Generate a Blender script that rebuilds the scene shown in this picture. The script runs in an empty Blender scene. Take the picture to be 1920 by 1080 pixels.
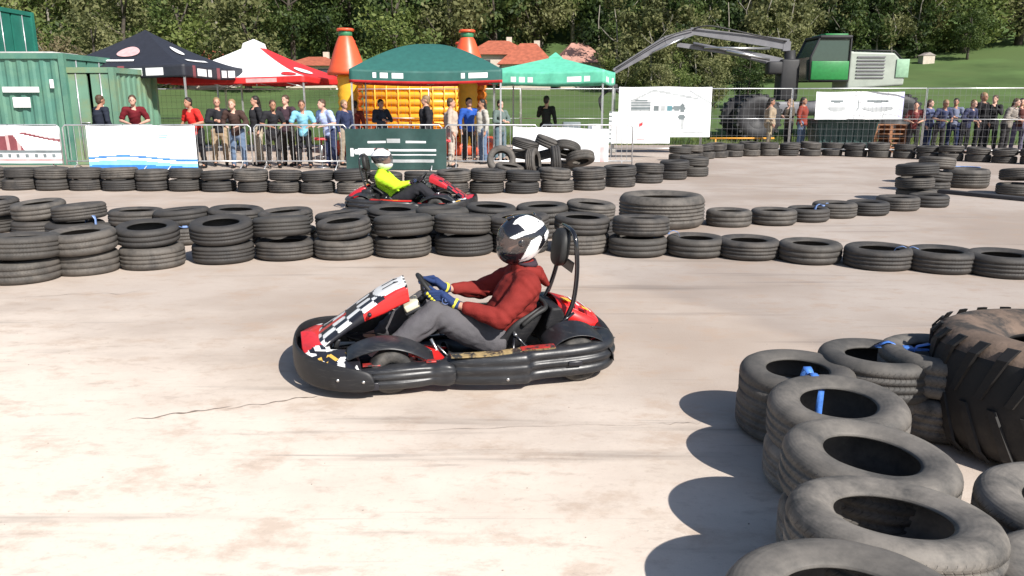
import bpy, bmesh, math, random
from mathutils import Vector, Matrix, noise
R = math.radians
rnd = random.Random(7)
scn = bpy.context.scene
COL = scn.collection

# ---------------- camera ----------------
CAM_H, FPX, HOR = 1.65, 1480.0, 190.0
PITCH = math.atan((540 - HOR) / FPX)
cam = bpy.data.objects.new('camera', bpy.data.cameras.new('camera'))
COL.objects.link(cam)
cam.location = (0, 0, CAM_H)
cam.rotation_euler = (R(90) - PITCH, 0, 0)
cam.data.sensor_width = 36
cam.data.lens = 36 * FPX / 1920
cam.data.clip_end = 1000
scn.camera = cam

# ---------------- light ----------------
SUNV = Vector((0.70, -0.90, 0.98)).normalized()
w = bpy.data.worlds.new('World'); scn.world = w; w.use_nodes = True
nt = w.node_tree
sky = nt.nodes.new('ShaderNodeTexSky'); sky.sky_type = 'NISHITA'; sky.sun_disc = False
sky.sun_elevation = math.asin(SUNV.z); sky.sun_rotation = math.atan2(SUNV.x, SUNV.y)
bg = nt.nodes['Background']; bg.inputs[1].default_value = 0.085
nt.links.new(sky.outputs[0], bg.inputs[0])
sl = bpy.data.lights.new('sun', 'SUN'); sl.energy = 4.9; sl.angle = R(0.5); sl.color = (1, 0.955, 0.89)
sun = bpy.data.objects.new('sun', sl); COL.objects.link(sun)
sun.rotation_euler = SUNV.to_track_quat('Z', 'Y').to_euler()
scn.view_settings.view_transform = 'Standard'; scn.view_settings.look = 'None'
scn.view_settings.exposure = 0.52; scn.view_settings.gamma = 1
scn.cycles.max_bounces = 6

# ---------------- helpers ----------------
def ray(px, py):
    x = (px - 960) / FPX; y = -(py - 540) / FPX
    cp, sp = math.cos(PITCH), math.sin(PITCH)
    return (x, cp + y * sp, -sp + y * cp)
def G(px, py, h=0.0):
    r = ray(px, py); t = (h - CAM_H) / r[2]
    return Vector((r[0] * t, r[1] * t, h))
def at(px, py, Y):
    r = ray(px, py); t = Y / r[1]
    return Vector((r[0] * t, Y, CAM_H + r[2] * t))
def ZW(z):
    return z

def mesh_of(name, verts, faces, mats, smooth=True, idx=None):
    me = bpy.data.meshes.new(name)
    me.from_pydata([tuple(v) for v in verts], [], faces)
    if not isinstance(mats, (list, tuple)): mats = [mats]
    for m in mats: me.materials.append(m)
    if idx: me.polygons.foreach_set('material_index', idx)
    if smooth: me.polygons.foreach_set('use_smooth', [True] * len(me.polygons))
    me.update()
    return me
def link(name, me, parent=None, loc=None, rot=None):
    o = bpy.data.objects.new(name, me); COL.objects.link(o)
    if parent: o.parent = parent
    if loc is not None: o.location = loc
    if rot is not None: o.rotation_euler = rot
    return o
def tag(o, label=None, cat=None, group=None, kind=None):
    if label: o['label'] = label
    if cat: o['category'] = cat
    if group: o['group'] = group
    if kind: o['kind'] = kind
    return o
def thing(name, label, cat, loc=(0, 0, 0), rz=0, group=None):
    o = bpy.data.objects.new(name, None); COL.objects.link(o)
    o.empty_display_size = 0.2
    o.location = loc; o.rotation_euler = (0, 0, rz)
    return tag(o, label, cat, group)
def sharp(o, ang=35):
    me = o.data
    me.set_sharp_from_angle(angle=R(ang)) if hasattr(me, 'set_sharp_from_angle') else None
    return o

class MB:
    """collects shapes into one mesh"""
    def __init__(s): s.v = []; s.f = []; s.m = []; s.sm = []
    def add(s, verts, faces, mi=0, smooth=False):
        b = len(s.v); s.v += [Vector(v) for v in verts]
        for f in faces: s.f.append([i + b for i in f]); s.m.append(mi); s.sm.append(smooth)
    def box(s, c, d, rz=0, mi=0, M=None, bev=0.0):
        c = Vector(c); hx, hy, hz = d[0] / 2, d[1] / 2, d[2] / 2
        if bev <= 0:
            vs = [Vector((x, y, z)) for x in (-hx, hx) for y in (-hy, hy) for z in (-hz, hz)]
            fs = [(0, 1, 3, 2), (4, 6, 7, 5), (0, 4, 5, 1), (2, 3, 7, 6), (0, 2, 6, 4), (1, 5, 7, 3)]
        else:
            bm = bmesh.new(); bmesh.ops.create_cube(bm, size=1)
            for v in bm.verts: v.co = Vector((v.co.x * d[0], v.co.y * d[1], v.co.z * d[2]))
            bmesh.ops.bevel(bm, geom=bm.edges[:], offset=bev, segments=2, affect='EDGES', profile=0.5)
            bm.verts.index_update()
            vs = [v.co.copy() for v in bm.verts]; fs = [[v.index for v in f.verts] for f in bm.faces]; bm.free()
        rot = M if M is not None else Matrix.Rotation(rz, 3, 'Z')
        s.add([c + rot @ v for v in vs], fs, mi, bev > 0)
    def tube(s, pts, r, n=10, mi=0, cap=True, flat=None):
        pts = [Vector(p) for p in pts]; rs = r if isinstance(r, (list, tuple)) else [r] * len(pts)
        rings = []; up = None
        for i, p in enumerate(pts):
            t = (pts[min(i + 1, len(pts) - 1)] - pts[max(i - 1, 0)]).normalized()
            if up is None:
                up = Vector((0, 0, 1)) if abs(t.z) < 0.9 else Vector((1, 0, 0))
            a = t.cross(up).normalized(); b = a.cross(t).normalized(); up = b
            rings.append([p + a * math.cos(2 * math.pi * k / n) * rs[i] + b * math.sin(2 * math.pi * k / n) * rs[i] for k in range(n)])
        vs = [v for rg in rings for v in rg]; fs = []
        for i in range(len(rings) - 1):
            for k in range(n):
                fs.append((i * n + k, i * n + (k + 1) % n, (i + 1) * n + (k + 1) % n, (i + 1) * n + k))
        if cap:
            fs.append(list(range(n))[::-1]); fs.append([(len(rings) - 1) * n + k for k in range(n)])
        s.add(vs, fs, mi, True)
    def lathe(s, prof, n=48, M=None, mi=0, closed=False, axis_c=(0, 0, 0)):
        vs = []; fs = []; P = len(prof); c = Vector(axis_c)
        for k in range(n):
            a = 2 * math.pi * k / n
            for r_, z in prof:
                v = Vector((r_ * math.cos(a), r_ * math.sin(a), z))
                vs.append(c + (M @ v if M is not None else v))
        Q = P if closed else P - 1
        for k in range(n):
            for j in range(Q):
                a0 = k * P + j; a1 = k * P + (j + 1) % P; b0 = ((k + 1) % n) * P + j; b1 = ((k + 1) % n) * P + (j + 1) % P
                fs.append((a0, b0, b1, a1))
        s.add(vs, fs, mi, True)
    def loft(s, rings, closed=True, cap=True, mi=0, smooth=True):
        n = len(rings[0]); vs = [v for rg in rings for v in rg]; fs = []
        for i in range(len(rings) - 1):
            for k in range(n if closed else n - 1):
                fs.append((i * n + k, i * n + (k + 1) % n, (i + 1) * n + (k + 1) % n, (i + 1) * n + k))
        if cap and closed:
            fs.append(list(range(n))[::-1]); fs.append([(len(rings) - 1) * n + k for k in range(n)])
        s.add(vs, fs, mi, smooth)
    def prism(s, poly, frame, depth, mi=0):
        """poly in 2D; frame = (origin, ux, uy, n)"""
        o, ux, uy, nn = frame; n = len(poly)
        a = [o + ux * x + uy * y for x, y in poly]; b = [p + nn * depth for p in a]
        fs = [list(range(n))[::-1], [n + i for i in range(n)]] + [(i, (i + 1) % n, n + (i + 1) % n, n + i) for i in range(n)]
        s.add(a + b, fs, mi)
    def sphere(s, c, r, n=12, m=8, mi=0, M=None):
        prof = [(math.sin(math.pi * j / m) * 1.0, -math.cos(math.pi * j / m)) for j in range(m + 1)]
        prof = [(max(a, 1e-4), b) for a, b in prof]
        rr = r if isinstance(r, (tuple, list)) else (r, r, r)
        MM = Matrix.Diagonal(Vector(rr))
        if M is not None: MM = M @ MM
        s.lathe(prof, n, MM, mi, axis_c=c)
    def mesh(s, name, mats, recalc=True):
        me = bpy.data.meshes.new(name); me.from_pydata([tuple(v) for v in s.v], [], s.f)
        if not isinstance(mats, (list, tuple)): mats = [mats]
        for m in mats: me.materials.append(m)
        me.polygons.foreach_set('material_index', s.m); me.polygons.foreach_set('use_smooth', s.sm)
        if recalc:
            bm = bmesh.new(); bm.from_mesh(me); bmesh.ops.recalc_face_normals(bm, faces=bm.faces); bm.to_mesh(me); bm.free()
        me.update(); return me
    def build(s, name, mats, parent=None, loc=None, rot=None, recalc=True):
        return link(name, s.mesh(name, mats, recalc), parent, loc, rot)

def bevmod(o, w_=0.005, seg=2, ang=40):
    m = o.modifiers.new('bevel', 'BEVEL'); m.width = w_; m.segments = seg; m.limit_method = 'ANGLE'; m.angle_limit = R(ang); return o
def submod(o, n=1):
    m = o.modifiers.new('sub', 'SUBSURF'); m.levels = n; m.render_levels = n; return o
def solid(o, t, off=-1):
    m = o.modifiers.new('solid', 'SOLIDIFY'); m.thickness = t; m.offset = off; return o

def capsule(secs, side=Vector((0, 1, 0)), n=16):
    """secs: list of (center, a[, b]) -> closed tapered body; a across 'side', b the other way"""
    S = []
    for q in secs:
        c = Vector(q[0]); a = q[1]; b = q[2] if len(q) > 2 else q[1]; S.append((c, a, b))
    rings = []
    def fr(t):
        sd = side - t * side.dot(t)
        if sd.length < 0.15: sd = Vector((0, 0, 1)) - t * t.z
        if sd.length < 0.15: sd = Vector((1, 0, 0)) - t * t.x
        sd.normalize(); return sd, t.cross(sd).normalized()
    L = len(S)
    t0 = (S[1][0] - S[0][0]).normalized(); t1 = (S[-1][0] - S[-2][0]).normalized()
    def ring(c, a, b, t):
        sd, nn = fr(t); return [c + sd * math.cos(2 * math.pi * k / n) * a + nn * math.sin(2 * math.pi * k / n) * b for k in range(n)]
    for ph in (80, 60, 35, 12):
        c, a, b = S[0]; q = math.cos(R(ph)); rings.append(ring(c - t0 * min(a, b) * math.sin(R(ph)), a * q, b * q, t0))
    for i in range(L):
        c, a, b = S[i]
        t = (S[min(i + 1, L - 1)][0] - S[max(i - 1, 0)][0]).normalized(); rings.append(ring(c, a, b, t))
    for ph in (12, 35, 60, 80):
        c, a, b = S[-1]; q = math.cos(R(ph)); rings.append(ring(c + t1 * min(a, b) * math.sin(R(ph)), a * q, b * q, t1))
    return rings
def fuse(name, parts, voxel, mat, smooth=4, fold=None):
    """parts: list of section lists or ('s',center,radii); union by voxel remesh into ONE continuous surface"""
    mb = MB()
    for p in parts:
        if p[0] == 's': mb.sphere(p[1], p[2], 20, 14)
        else: mb.loft(capsule(p))
    me = mb.mesh(name, mat)
    o = bpy.data.objects.new('tmp', me); COL.objects.link(o)
    m = o.modifiers.new('r', 'REMESH'); m.mode = 'VOXEL'; m.voxel_size = voxel; m.use_smooth_shade = True
    if smooth:
        m = o.modifiers.new('s', 'SMOOTH'); m.factor = 0.5; m.iterations = smooth
    dg = bpy.context.evaluated_depsgraph_get(); dg.update()
    out = bpy.data.meshes.new_from_object(o.evaluated_get(dg))
    bpy.data.objects.remove(o); bpy.data.meshes.remove(me)
    out.name = name
    if not out.materials: out.materials.append(mat)
    if fold:
        for v in out.vertices:
            d = fold(v.co)
            v.co += v.normal * d
    out.polygons.foreach_set('use_smooth', [True] * len(out.polygons)); out.update()
    return out

# ---------------- materials ----------------
MC = {}
def mat(name, col, rough=0.7, metal=0.0, var=0.12, scale=8, bump=0.0, bscale=60, spec=0.5, coat=0.0, col2=None, mix_scale=None, mixlo=0.45, mixhi=0.6, trans=0.0, alpha=1.0, coord='Object', scratch=None):
    if name in MC: return MC[name]
    m = bpy.data.materials.new(name); m.use_nodes = True; t = m.node_tree; N = t.nodes; Lk = t.links
    b = N['Principled BSDF']; b.inputs['Roughness'].default_value = rough; b.inputs['Metallic'].default_value = metal
    b.inputs['Specular IOR Level'].default_value = spec; b.inputs['Coat Weight'].default_value = coat
    if trans: b.inputs['Transmission Weight'].default_value = trans
    if alpha < 1: b.inputs['Alpha'].default_value = alpha
    tc = N.new('ShaderNodeTexCoord'); nz = N.new('ShaderNodeTexNoise'); nz.inputs['Scale'].default_value = scale; nz.inputs['Detail'].default_value = 5
    Lk.new(tc.outputs[coord], nz.inputs['Vector'])
    cr = N.new('ShaderNodeValToRGB'); Lk.new(nz.outputs['Fac'], cr.inputs['Fac'])
    lo = [max(0, c * (1 - var)) for c in col[:3]]; hi = [min(1, c * (1 + var)) for c in col[:3]]
    cr.color_ramp.elements[0].position = 0.3; cr.color_ramp.elements[0].color = (*lo, 1)
    cr.color_ramp.elements[1].position = 0.7; cr.color_ramp.elements[1].color = (*hi, 1)
    out = cr.outputs['Color']
    if col2 is not None:
        n2 = N.new('ShaderNodeTexNoise'); n2.inputs['Scale'].default_value = mix_scale or 3; n2.inputs['Detail'].default_value = 7; n2.inputs['Roughness'].default_value = 0.65
        Lk.new(tc.outputs[coord], n2.inputs['Vector'])
        mr = N.new('ShaderNodeMapRange'); mr.inputs['From Min'].default_value = mixlo; mr.inputs['From Max'].default_value = mixhi
        Lk.new(n2.outputs['Fac'], mr.inputs['Value'])
        mx = N.new('ShaderNodeMix'); mx.data_type = 'RGBA'; Lk.new(mr.outputs[0], mx.inputs['Factor']); Lk.new(out, mx.inputs['A']); mx.inputs['B'].default_value = (*col2[:3], 1)
        out = mx.outputs['Result']
    Lk.new(out, b.inputs['Base Color'])
    if scratch:
        mp = N.new('ShaderNodeMapping'); mp.inputs['Scale'].default_value = (3, 3, 40); mp.inputs['Rotation'].default_value = (.2, .1, .3); Lk.new(tc.outputs[coord], mp.inputs[0])
        n4 = N.new('ShaderNodeTexNoise'); n4.inputs['Scale'].default_value = 3.5; n4.inputs['Detail'].default_value = 8; n4.inputs['Roughness'].default_value = .7; Lk.new(mp.outputs[0], n4.inputs['Vector'])
        m4 = N.new('ShaderNodeMapRange'); m4.inputs['From Min'].default_value = .56; m4.inputs['From Max'].default_value = .72; m4.inputs['To Max'].default_value = .8; Lk.new(n4.outputs['Fac'], m4.inputs['Value'])
        x4 = N.new('ShaderNodeMix'); x4.data_type = 'RGBA'; Lk.new(m4.outputs[0], x4.inputs['Factor']); Lk.new(out, x4.inputs['A']); x4.inputs['B'].default_value = (*scratch, 1); Lk.new(x4.outputs['Result'], b.inputs['Base Color'])
        r4 = N.new('ShaderNodeMapRange'); r4.inputs['To Min'].default_value = rough; r4.inputs['To Max'].default_value = .75; Lk.new(m4.outputs[0], r4.inputs['Value']); Lk.new(r4.outputs[0], b.inputs['Roughness'])
    if bump:
        n3 = N.new('ShaderNodeTexNoise'); n3.inputs['Scale'].default_value = bscale; n3.inputs['Detail'].default_value = 6
        Lk.new(tc.outputs[coord], n3.inputs['Vector']); bp = N.new('ShaderNodeBump'); bp.inputs['Strength'].default_value = bump; bp.inputs['Distance'].default_value = 0.01
        Lk.new(n3.outputs['Fac'], bp.inputs['Height']); Lk.new(bp.outputs[0], b.inputs['Normal'])
    MC[name] = m
    return m

def tyre_mat(name, base, dust, lo=0.42, hi=0.7, sc=5):
    """rubber with dust; uv.x = turn (0..1), uv.y = profile (0..1, tread 0.3-0.7)"""
    if name in MC: return MC[name]
    m = bpy.data.materials.new(name); m.use_nodes = True; t = m.node_tree; N = t.nodes; Lk = t.links
    b = N['Principled BSDF']; b.inputs['Roughness'].default_value = 0.68; b.inputs['Specular IOR Level'].default_value = 0.42
    tc = N.new('ShaderNodeTexCoord'); oi = N.new('ShaderNodeObjectInfo')
    ad = N.new('ShaderNodeVectorMath'); ad.operation = 'MULTIPLY_ADD'
    Lk.new(oi.outputs['Random'], ad.inputs[0]); ad.inputs[1].default_value = (9, 9, 9); Lk.new(tc.outputs['Object'], ad.inputs[2])
    nz = N.new('ShaderNodeTexNoise'); nz.inputs['Scale'].default_value = sc; nz.inputs['Detail'].default_value = 8; nz.inputs['Roughness'].default_value = 0.7
    Lk.new(ad.outputs[0], nz.inputs['Vector'])
    mr = N.new('ShaderNodeMapRange'); mr.inputs['From Min'].default_value = lo; mr.inputs['From Max'].default_value = hi; Lk.new(nz.outputs['Fac'], mr.inputs['Value'])
    hs = N.new('ShaderNodeMapRange'); hs.inputs['To Min'].default_value = 0.35; hs.inputs['To Max'].default_value = 1.65; Lk.new(oi.outputs['Random'], hs.inputs['Value'])
    mu = N.new('ShaderNodeMath'); mu.operation = 'MULTIPLY'; Lk.new(mr.outputs[0], mu.inputs[0]); Lk.new(hs.outputs[0], mu.inputs[1]); mu.use_clamp = True
    mx = N.new('ShaderNodeMix'); mx.data_type = 'RGBA'; Lk.new(mu.outputs[0], mx.inputs['Factor'])
    mx.inputs['A'].default_value = (*base, 1); mx.inputs['B'].default_value = (*dust, 1)
    Lk.new(mx.outputs['Result'], b.inputs['Base Color'])
    sp = N.new('ShaderNodeSeparateXYZ'); Lk.new(tc.outputs['UV'], sp.inputs[0])
    # tread sipes: zigzag across the tread
    pa = N.new('ShaderNodeMath'); pa.operation = 'PINGPONG'; pa.inputs[1].default_value = 0.06; Lk.new(sp.outputs['Y'], pa.inputs[0])
    ua = N.new('ShaderNodeMath'); ua.operation = 'MULTIPLY_ADD'; Lk.new(pa.outputs[0], ua.inputs[0]); ua.inputs[1].default_value = 0.16; Lk.new(sp.outputs['X'], ua.inputs[2])
    fr = N.new('ShaderNodeMath'); fr.operation = 'PINGPONG'; fr.inputs[1].default_value = 1 / 140; Lk.new(ua.outputs[0], fr.inputs[0])
    st = N.new('ShaderNodeMapRange'); st.inputs['From Min'].default_value = 0.0006; st.inputs['From Max'].default_value = 0.0018; Lk.new(fr.outputs[0], st.inputs['Value'])
    g1 = N.new('ShaderNodeMath'); g1.operation = 'COMPARE'; g1.inputs[1].default_value = 0.5; g1.inputs[2].default_value = 0.2; Lk.new(sp.outputs['Y'], g1.inputs[0])
    inv = N.new('ShaderNodeMath'); inv.operation = 'SUBTRACT'; inv.inputs[0].default_value = 1; Lk.new(st.outputs[0], inv.inputs[1])
    cut = N.new('ShaderNodeMath'); cut.operation = 'MULTIPLY'; Lk.new(inv.outputs[0], cut.inputs[0]); Lk.new(g1.outputs[0], cut.inputs[1])
    # sidewall rings
    rg = N.new('ShaderNodeMath'); rg.operation = 'PINGPONG'; rg.inputs[1].default_value = 0.011; Lk.new(sp.outputs['Y'], rg.inputs[0])
    rr = N.new('ShaderNodeMath'); rr.operation = 'MULTIPLY'; rr.inputs[1].default_value = 7; Lk.new(rg.outputs[0], rr.inputs[0])
    hh = N.new('ShaderNodeMath'); hh.operation = 'SUBTRACT'; Lk.new(rr.outputs[0], hh.inputs[0]); Lk.new(cut.outputs[0], hh.inputs[1])
    h2 = N.new('ShaderNodeMath'); h2.operation = 'MULTIPLY_ADD'; Lk.new(nz.outputs['Fac'], h2.inputs[0]); h2.inputs[1].default_value = 0.5; Lk.new(hh.outputs[0], h2.inputs[2])
    bp = N.new('ShaderNodeBump'); bp.inputs['Strength'].default_value = 0.55; bp.inputs['Distance'].default_value = 0.006
    Lk.new(h2.outputs[0], bp.inputs['Height']); Lk.new(bp.outputs[0], b.inputs['Normal'])
    MC[name] = m
    return m
# ---------------- ground, grass, sky-side setting ----------------
def ground_mat():
    m = bpy.data.materials.new('worn_concrete'); m.use_nodes = True; t = m.node_tree; N = t.nodes; Lk = t.links
    b = N['Principled BSDF']; b.inputs['Roughness'].default_value = 0.82; b.inputs['Specular IOR Level'].default_value = 0.35
    tc = N.new('ShaderNodeTexCoord')
    def nz(scale, det=6, rough=0.6, sx=1, sy=1, rot=0):
        mp = N.new('ShaderNodeMapping'); mp.inputs['Scale'].default_value = (sx, sy, 1); mp.inputs['Rotation'].default_value = (0, 0, rot)
        Lk.new(tc.outputs['Object'], mp.inputs[0]); n = N.new('ShaderNodeTexNoise'); n.inputs['Scale'].default_value = scale
        n.inputs['Detail'].default_value = det; n.inputs['Roughness'].default_value = rough; Lk.new(mp.outputs[0], n.inputs['Vector']); return n.outputs['Fac']
    def ramp(v, a, c):
        r = N.new('ShaderNodeMapRange'); r.inputs['From Min'].default_value = a; r.inputs['From Max'].default_value = c; r.interpolation_type = 'SMOOTHSTEP'; Lk.new(v, r.inputs['Value']); return r.outputs[0]
    def mix(f, a, bcol, k=1.0):
        x = N.new('ShaderNodeMix'); x.data_type = 'RGBA'
        q = N.new('ShaderNodeMath'); q.operation = 'MULTIPLY'; Lk.new(f, q.inputs[0]); q.inputs[1].default_value = k; Lk.new(q.outputs[0], x.inputs['Factor'])
        if isinstance(a, tuple): x.inputs['A'].default_value = (*a, 1)
        else: Lk.new(a, x.inputs['A'])
        x.inputs['B'].default_value = (*bcol, 1); return x.outputs['Result']
    c = mix(ramp(nz(0.35, 4), 0.35, 0.65), (0.385, 0.31, 0.255), (0.50, 0.425, 0.365))
    # paler ground colour, strongest over the near left of the yard
    sx = N.new('ShaderNodeSeparateXYZ'); Lk.new(tc.outputs['Object'], sx.inputs[0])
    ma = N.new('ShaderNodeMath'); ma.operation = 'MULTIPLY_ADD'; Lk.new(sx.outputs['X'], ma.inputs[0]); ma.inputs[1].default_value = 0.55; Lk.new(sx.outputs['Y'], ma.inputs[2])
    n1 = nz(0.9, 6, 0.65, 1, 1.6)
    ad = N.new('ShaderNodeMath'); ad.operation = 'MULTIPLY_ADD'; Lk.new(n1, ad.inputs[0]); ad.inputs[1].default_value = -3.2; Lk.new(ma.outputs[0], ad.inputs[2])
    f = ramp(ad.outputs[0], 3.6, 0.6)
    c = mix(f, c, (0.74, 0.645, 0.55), 0.93)
    c = mix(ramp(nz(2.2, 9, 0.72, 1, 1.5, R(14)), 0.50, 0.66), c, (0.42, 0.305, 0.225), 0.5)
    c = mix(ramp(nz(7, 7, 0.7, .6, 1.3, R(25)), 0.53, 0.68), c, (0.38, 0.295, 0.235), 0.42)
    c = mix(ramp(nz(22, 6, 0.8), 0.53, 0.72), c, (0.34, 0.28, 0.23), 0.35)
    c = mix(ramp(nz(60, 3, 0.8), 0.62, 0.75), c, (0.22, 0.19, 0.165), 0.35)
    # rubber scuffs along the driving line
    c = mix(ramp(nz(1.6, 5, 0.6, 0.16, 2.2, R(6)), 0.57, 0.75), c, (0.20, 0.165, 0.14), 0.7)
    c = mix(ramp(nz(3.5, 4, 0.7, 0.09, 2.6, R(-5)), 0.62, 0.74), c, (0.19, 0.165, 0.15), 0.55)
    # greyer worn asphalt on the right, beyond the pale slab
    mc = N.new('ShaderNodeMath'); mc.operation = 'MULTIPLY_ADD'; Lk.new(sx.outputs['X'], mc.inputs[0]); mc.inputs[1].default_value = 1.75; Lk.new(sx.outputs['Y'], mc.inputs[2])
    md = N.new('ShaderNodeMath'); md.operation = 'MULTIPLY_ADD'; Lk.new(nz(0.8, 5, .55), md.inputs[0]); md.inputs[1].default_value = 1.6; Lk.new(mc.outputs[0], md.inputs[2])
    fx_ = ramp(sx.outputs['X'], -0.6, 1.6)
    mf = N.new('ShaderNodeMath'); mf.operation = 'MULTIPLY'; Lk.new(ramp(md.outputs[0], 9.6, 10.2), mf.inputs[0]); Lk.new(fx_, mf.inputs[1])
    mg = N.new('ShaderNodeMix'); mg.data_type = 'RGBA'; mg.blend_type = 'MULTIPLY'; mq = N.new('ShaderNodeMath'); mq.operation = 'MULTIPLY'; mq.inputs[1].default_value = 0.55; Lk.new(mf.outputs[0], mq.inputs[0])
    Lk.new(mq.outputs[0], mg.inputs['Factor']); Lk.new(c, mg.inputs['A']); mg.inputs['B'].default_value = (.72, .74, .78, 1); c = mg.outputs['Result']
    Lk.new(c, b.inputs['Base Color'])
    bp = N.new('ShaderNodeBump'); bp.inputs['Strength'].default_value = 0.35; bp.inputs['Distance'].default_value = 0.01
    Lk.new(nz(45, 8, 0.8), bp.inputs['Height']); Lk.new(bp.outputs[0], b.inputs['Normal'])
    return m
M_ground = ground_mat()
mb = MB(); mb.add([(-60, -25, 0), (60, -25, 0), (60, 31.5, 0), (-60, 31.5, 0)], [(0, 1, 2, 3)])
tag(mb.build('ground', M_ground, recalc=False), kind='structure')

# cracks and a joint in the concrete
M_crack = mat('crack_dark', (0.27, 0.21, 0.17), 0.9, var=0.3, scale=20)
def crack(a, b, wd, seed, wob=0.02):
    n = 40; L_, R_ = [], []
    d = (b - a); nn = Vector((-d.y, d.x, 0)).normalized()
    for i in range(n + 1):
        t = i / n; p = a + d * t + nn * wob * noise.noise(Vector((t * 6, seed, 0))) * 2
        ww = wd * (0.35 + 0.65 * abs(noise.noise(Vector((t * 9, seed + 5, 0)))) * 2) * min(1, 6 * t + 0.05, 6 * (1 - t) + 0.05)
        L_.append(p + nn * ww); R_.append(p - nn * ww)
    mb.add([(v.x, v.y, 0.004) for v in L_] + [(v.x, v.y, 0.004) for v in R_], [(i, i + 1, n + 2 + i, n + 1 + i) for i in range(n)])
mb = MB()
crack(G(235, 790), G(440, 762), 0.008, 1); crack(G(420, 768), G(600, 742), 0.006, 2)
crack(G(640, 811), G(1230, 795), 0.0016, 3); crack(G(1230, 795), G(1330, 793), 0.0025, 4)
crack(G(0, 560), G(300, 545), 0.004, 6, 0.05)
tag(mb.build('ground_crack', M_crack, recalc=False), kind='structure')
# loose grit
M_grit = mat('grit', (0.40, 0.34, 0.29), 0.9, var=0.3, scale=30)
mb = MB()
for i in range(160):
    p = G(rnd.uniform(-100, 2000), rnd.choice([rnd.uniform(560, 1200), rnd.uniform(480, 700)])); s_ = rnd.uniform(0.0015, 0.0042)
    mb.sphere((p.x, p.y, s_ * 0.4), (s_ * rnd.uniform(.8, 1.6), s_, s_ * 0.6), 6, 4)
tag(mb.build('grit', M_grit), 'loose grit and small stones scattered on the pale concrete', 'grit', kind='stuff')

# grass terrain rising to the wood
def th(x, y):
    if y < 31: return -0.02
    t = (y - 31)
    h = 0.055 * t + 0.00035 * t * t
    h += max(0, x - 4) * 0.0022 * min(t, 45)
    h += 0.25 * noise.noise(Vector((x * 0.05, y * 0.05, 1))) * min(1, t / 10)
    if y > 74: h += (y - 74) * 0.26
    return h - 0.02
M_grass = mat('meadow_grass', (0.078, 0.125, 0.042), 0.95, var=0.35, scale=0.25, bump=0.5, bscale=6, spec=0.15, col2=(0.088, 0.13, 0.045), mix_scale=0.12)
nx, ny = 70, 60; vs = []; fs = []
for j in range(ny + 1):
    y = 30.9 + (150 - 30.9) * (j / ny) ** 1.3
    for i in range(nx + 1):
        x = -110 + 220 * i / nx; vs.append((x, y, th(x, y)))
for j in range(ny):
    for i in range(nx):
        a = j * (nx + 1) + i; fs.append((a, a + 1, a + nx + 2, a + nx + 1))
tag(link('terrain', mesh_of('terrain', vs, fs, M_grass)), kind='structure')

# ---------------- tyres ----------------
T_d = tyre_mat('tyre_rubber', (0.030, 0.029, 0.029), (0.082, 0.073, 0.065), 0.34, 0.74, 5)
T_n = tyre_mat('tyre_rubber_dusty', (0.05, 0.048, 0.046), (0.20, 0.18, 0.158), 0.36, 0.7, 4)
T_g = tyre_mat('tyre_rubber_grey', (0.038, 0.036, 0.034), (0.112, 0.10, 0.088), 0.3, 0.7, 6)
def tyre_mesh(name, Rr, wd, rb, m, n=72, grooves=3, lugs=0):
    h = wd / 2
    pr = []   # outer profile from bottom bead to top bead
    pr += [(rb, -h * 0.72), (rb + 0.012 * Rr / .3, -h * 0.80), (rb + 0.3 * (Rr - rb), -h * 0.93), (rb + 0.55 * (Rr - rb), -h), (rb + 0.74 * (Rr - rb), -h * 0.97), (Rr * 0.945, -h * 0.86), (Rr * 0.98, -h * 0.72)]
    gz = [(-0.5 + (k + 0.5) / grooves) * 2 * h * 0.56 for k in range(grooves)]
    g = 0.008 * Rr / 0.31; gd = 0.007 * Rr / 0.31
    pr.append((Rr * 0.995, -h * 0.6))
    for z in gz:
        pr += [(Rr, z - g * 1.2), (Rr - gd, z - g * 0.9), (Rr - gd, z + g * 0.9), (Rr, z + g * 1.2)]
    pr.append((Rr * 0.995, h * 0.6))
    pr += [(a, -b) for a, b in reversed(pr[:7])]
    inn = [(rb + 0.012, h * 0.62), (rb + 0.5 * (Rr - rb), h * 0.86), (Rr * 0.93, h * 0.7), (Rr * 0.945, 0), (Rr * 0.93, -h * 0.7), (rb + 0.5 * (Rr - rb), -h * 0.86), (rb + 0.012, -h * 0.62)]
    prof = pr + inn; P = len(prof)
    # uv.y: tread 0.3-0.7 by position
    uvy = []
    for i in range(P):
        if i < 7: uvy.append(0.29 * i / 7)
        elif i < len(pr) - 7: uvy.append(0.31 + 0.38 * (prof[i][1] + h * .6) / (h * 1.2))
        elif i < len(pr): uvy.append(0.71 + 0.29 * (i - (len(pr) - 7)) / 7)
        else: uvy.append(0.0)
    vs = []; fs = []; uv = []
    for k in range(n):
        a = 2 * math.pi * k / n
        wob = 1 + 0.006 * math.sin(3 * a + Rr * 50)
        for r_, z in prof:
            rr = r_ * (wob if r_ > rb * 1.2 else 1)
            vs.append((rr * math.cos(a), rr * math.sin(a), z))
    for k in range(n):
        for j in range(P):
            j2 = (j + 1) % P; k2 = (k + 1) % n
            fs.append((k * P + j, k2 * P + j, k2 * P + j2, k * P + j2))
            v0, v1 = uvy[j], uvy[j2] if j2 else 0.0
            uv += [(k / n, v0), ((k + 1) / n, v0), ((k + 1) / n, v1), (k / n, v1)]
    me = mesh_of(name, vs, fs, m)
    ul = me.uv_layers.new(name='UVMap')
    ul.data.foreach_set('uv', [c for p in uv for c in p])
    return me
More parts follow.
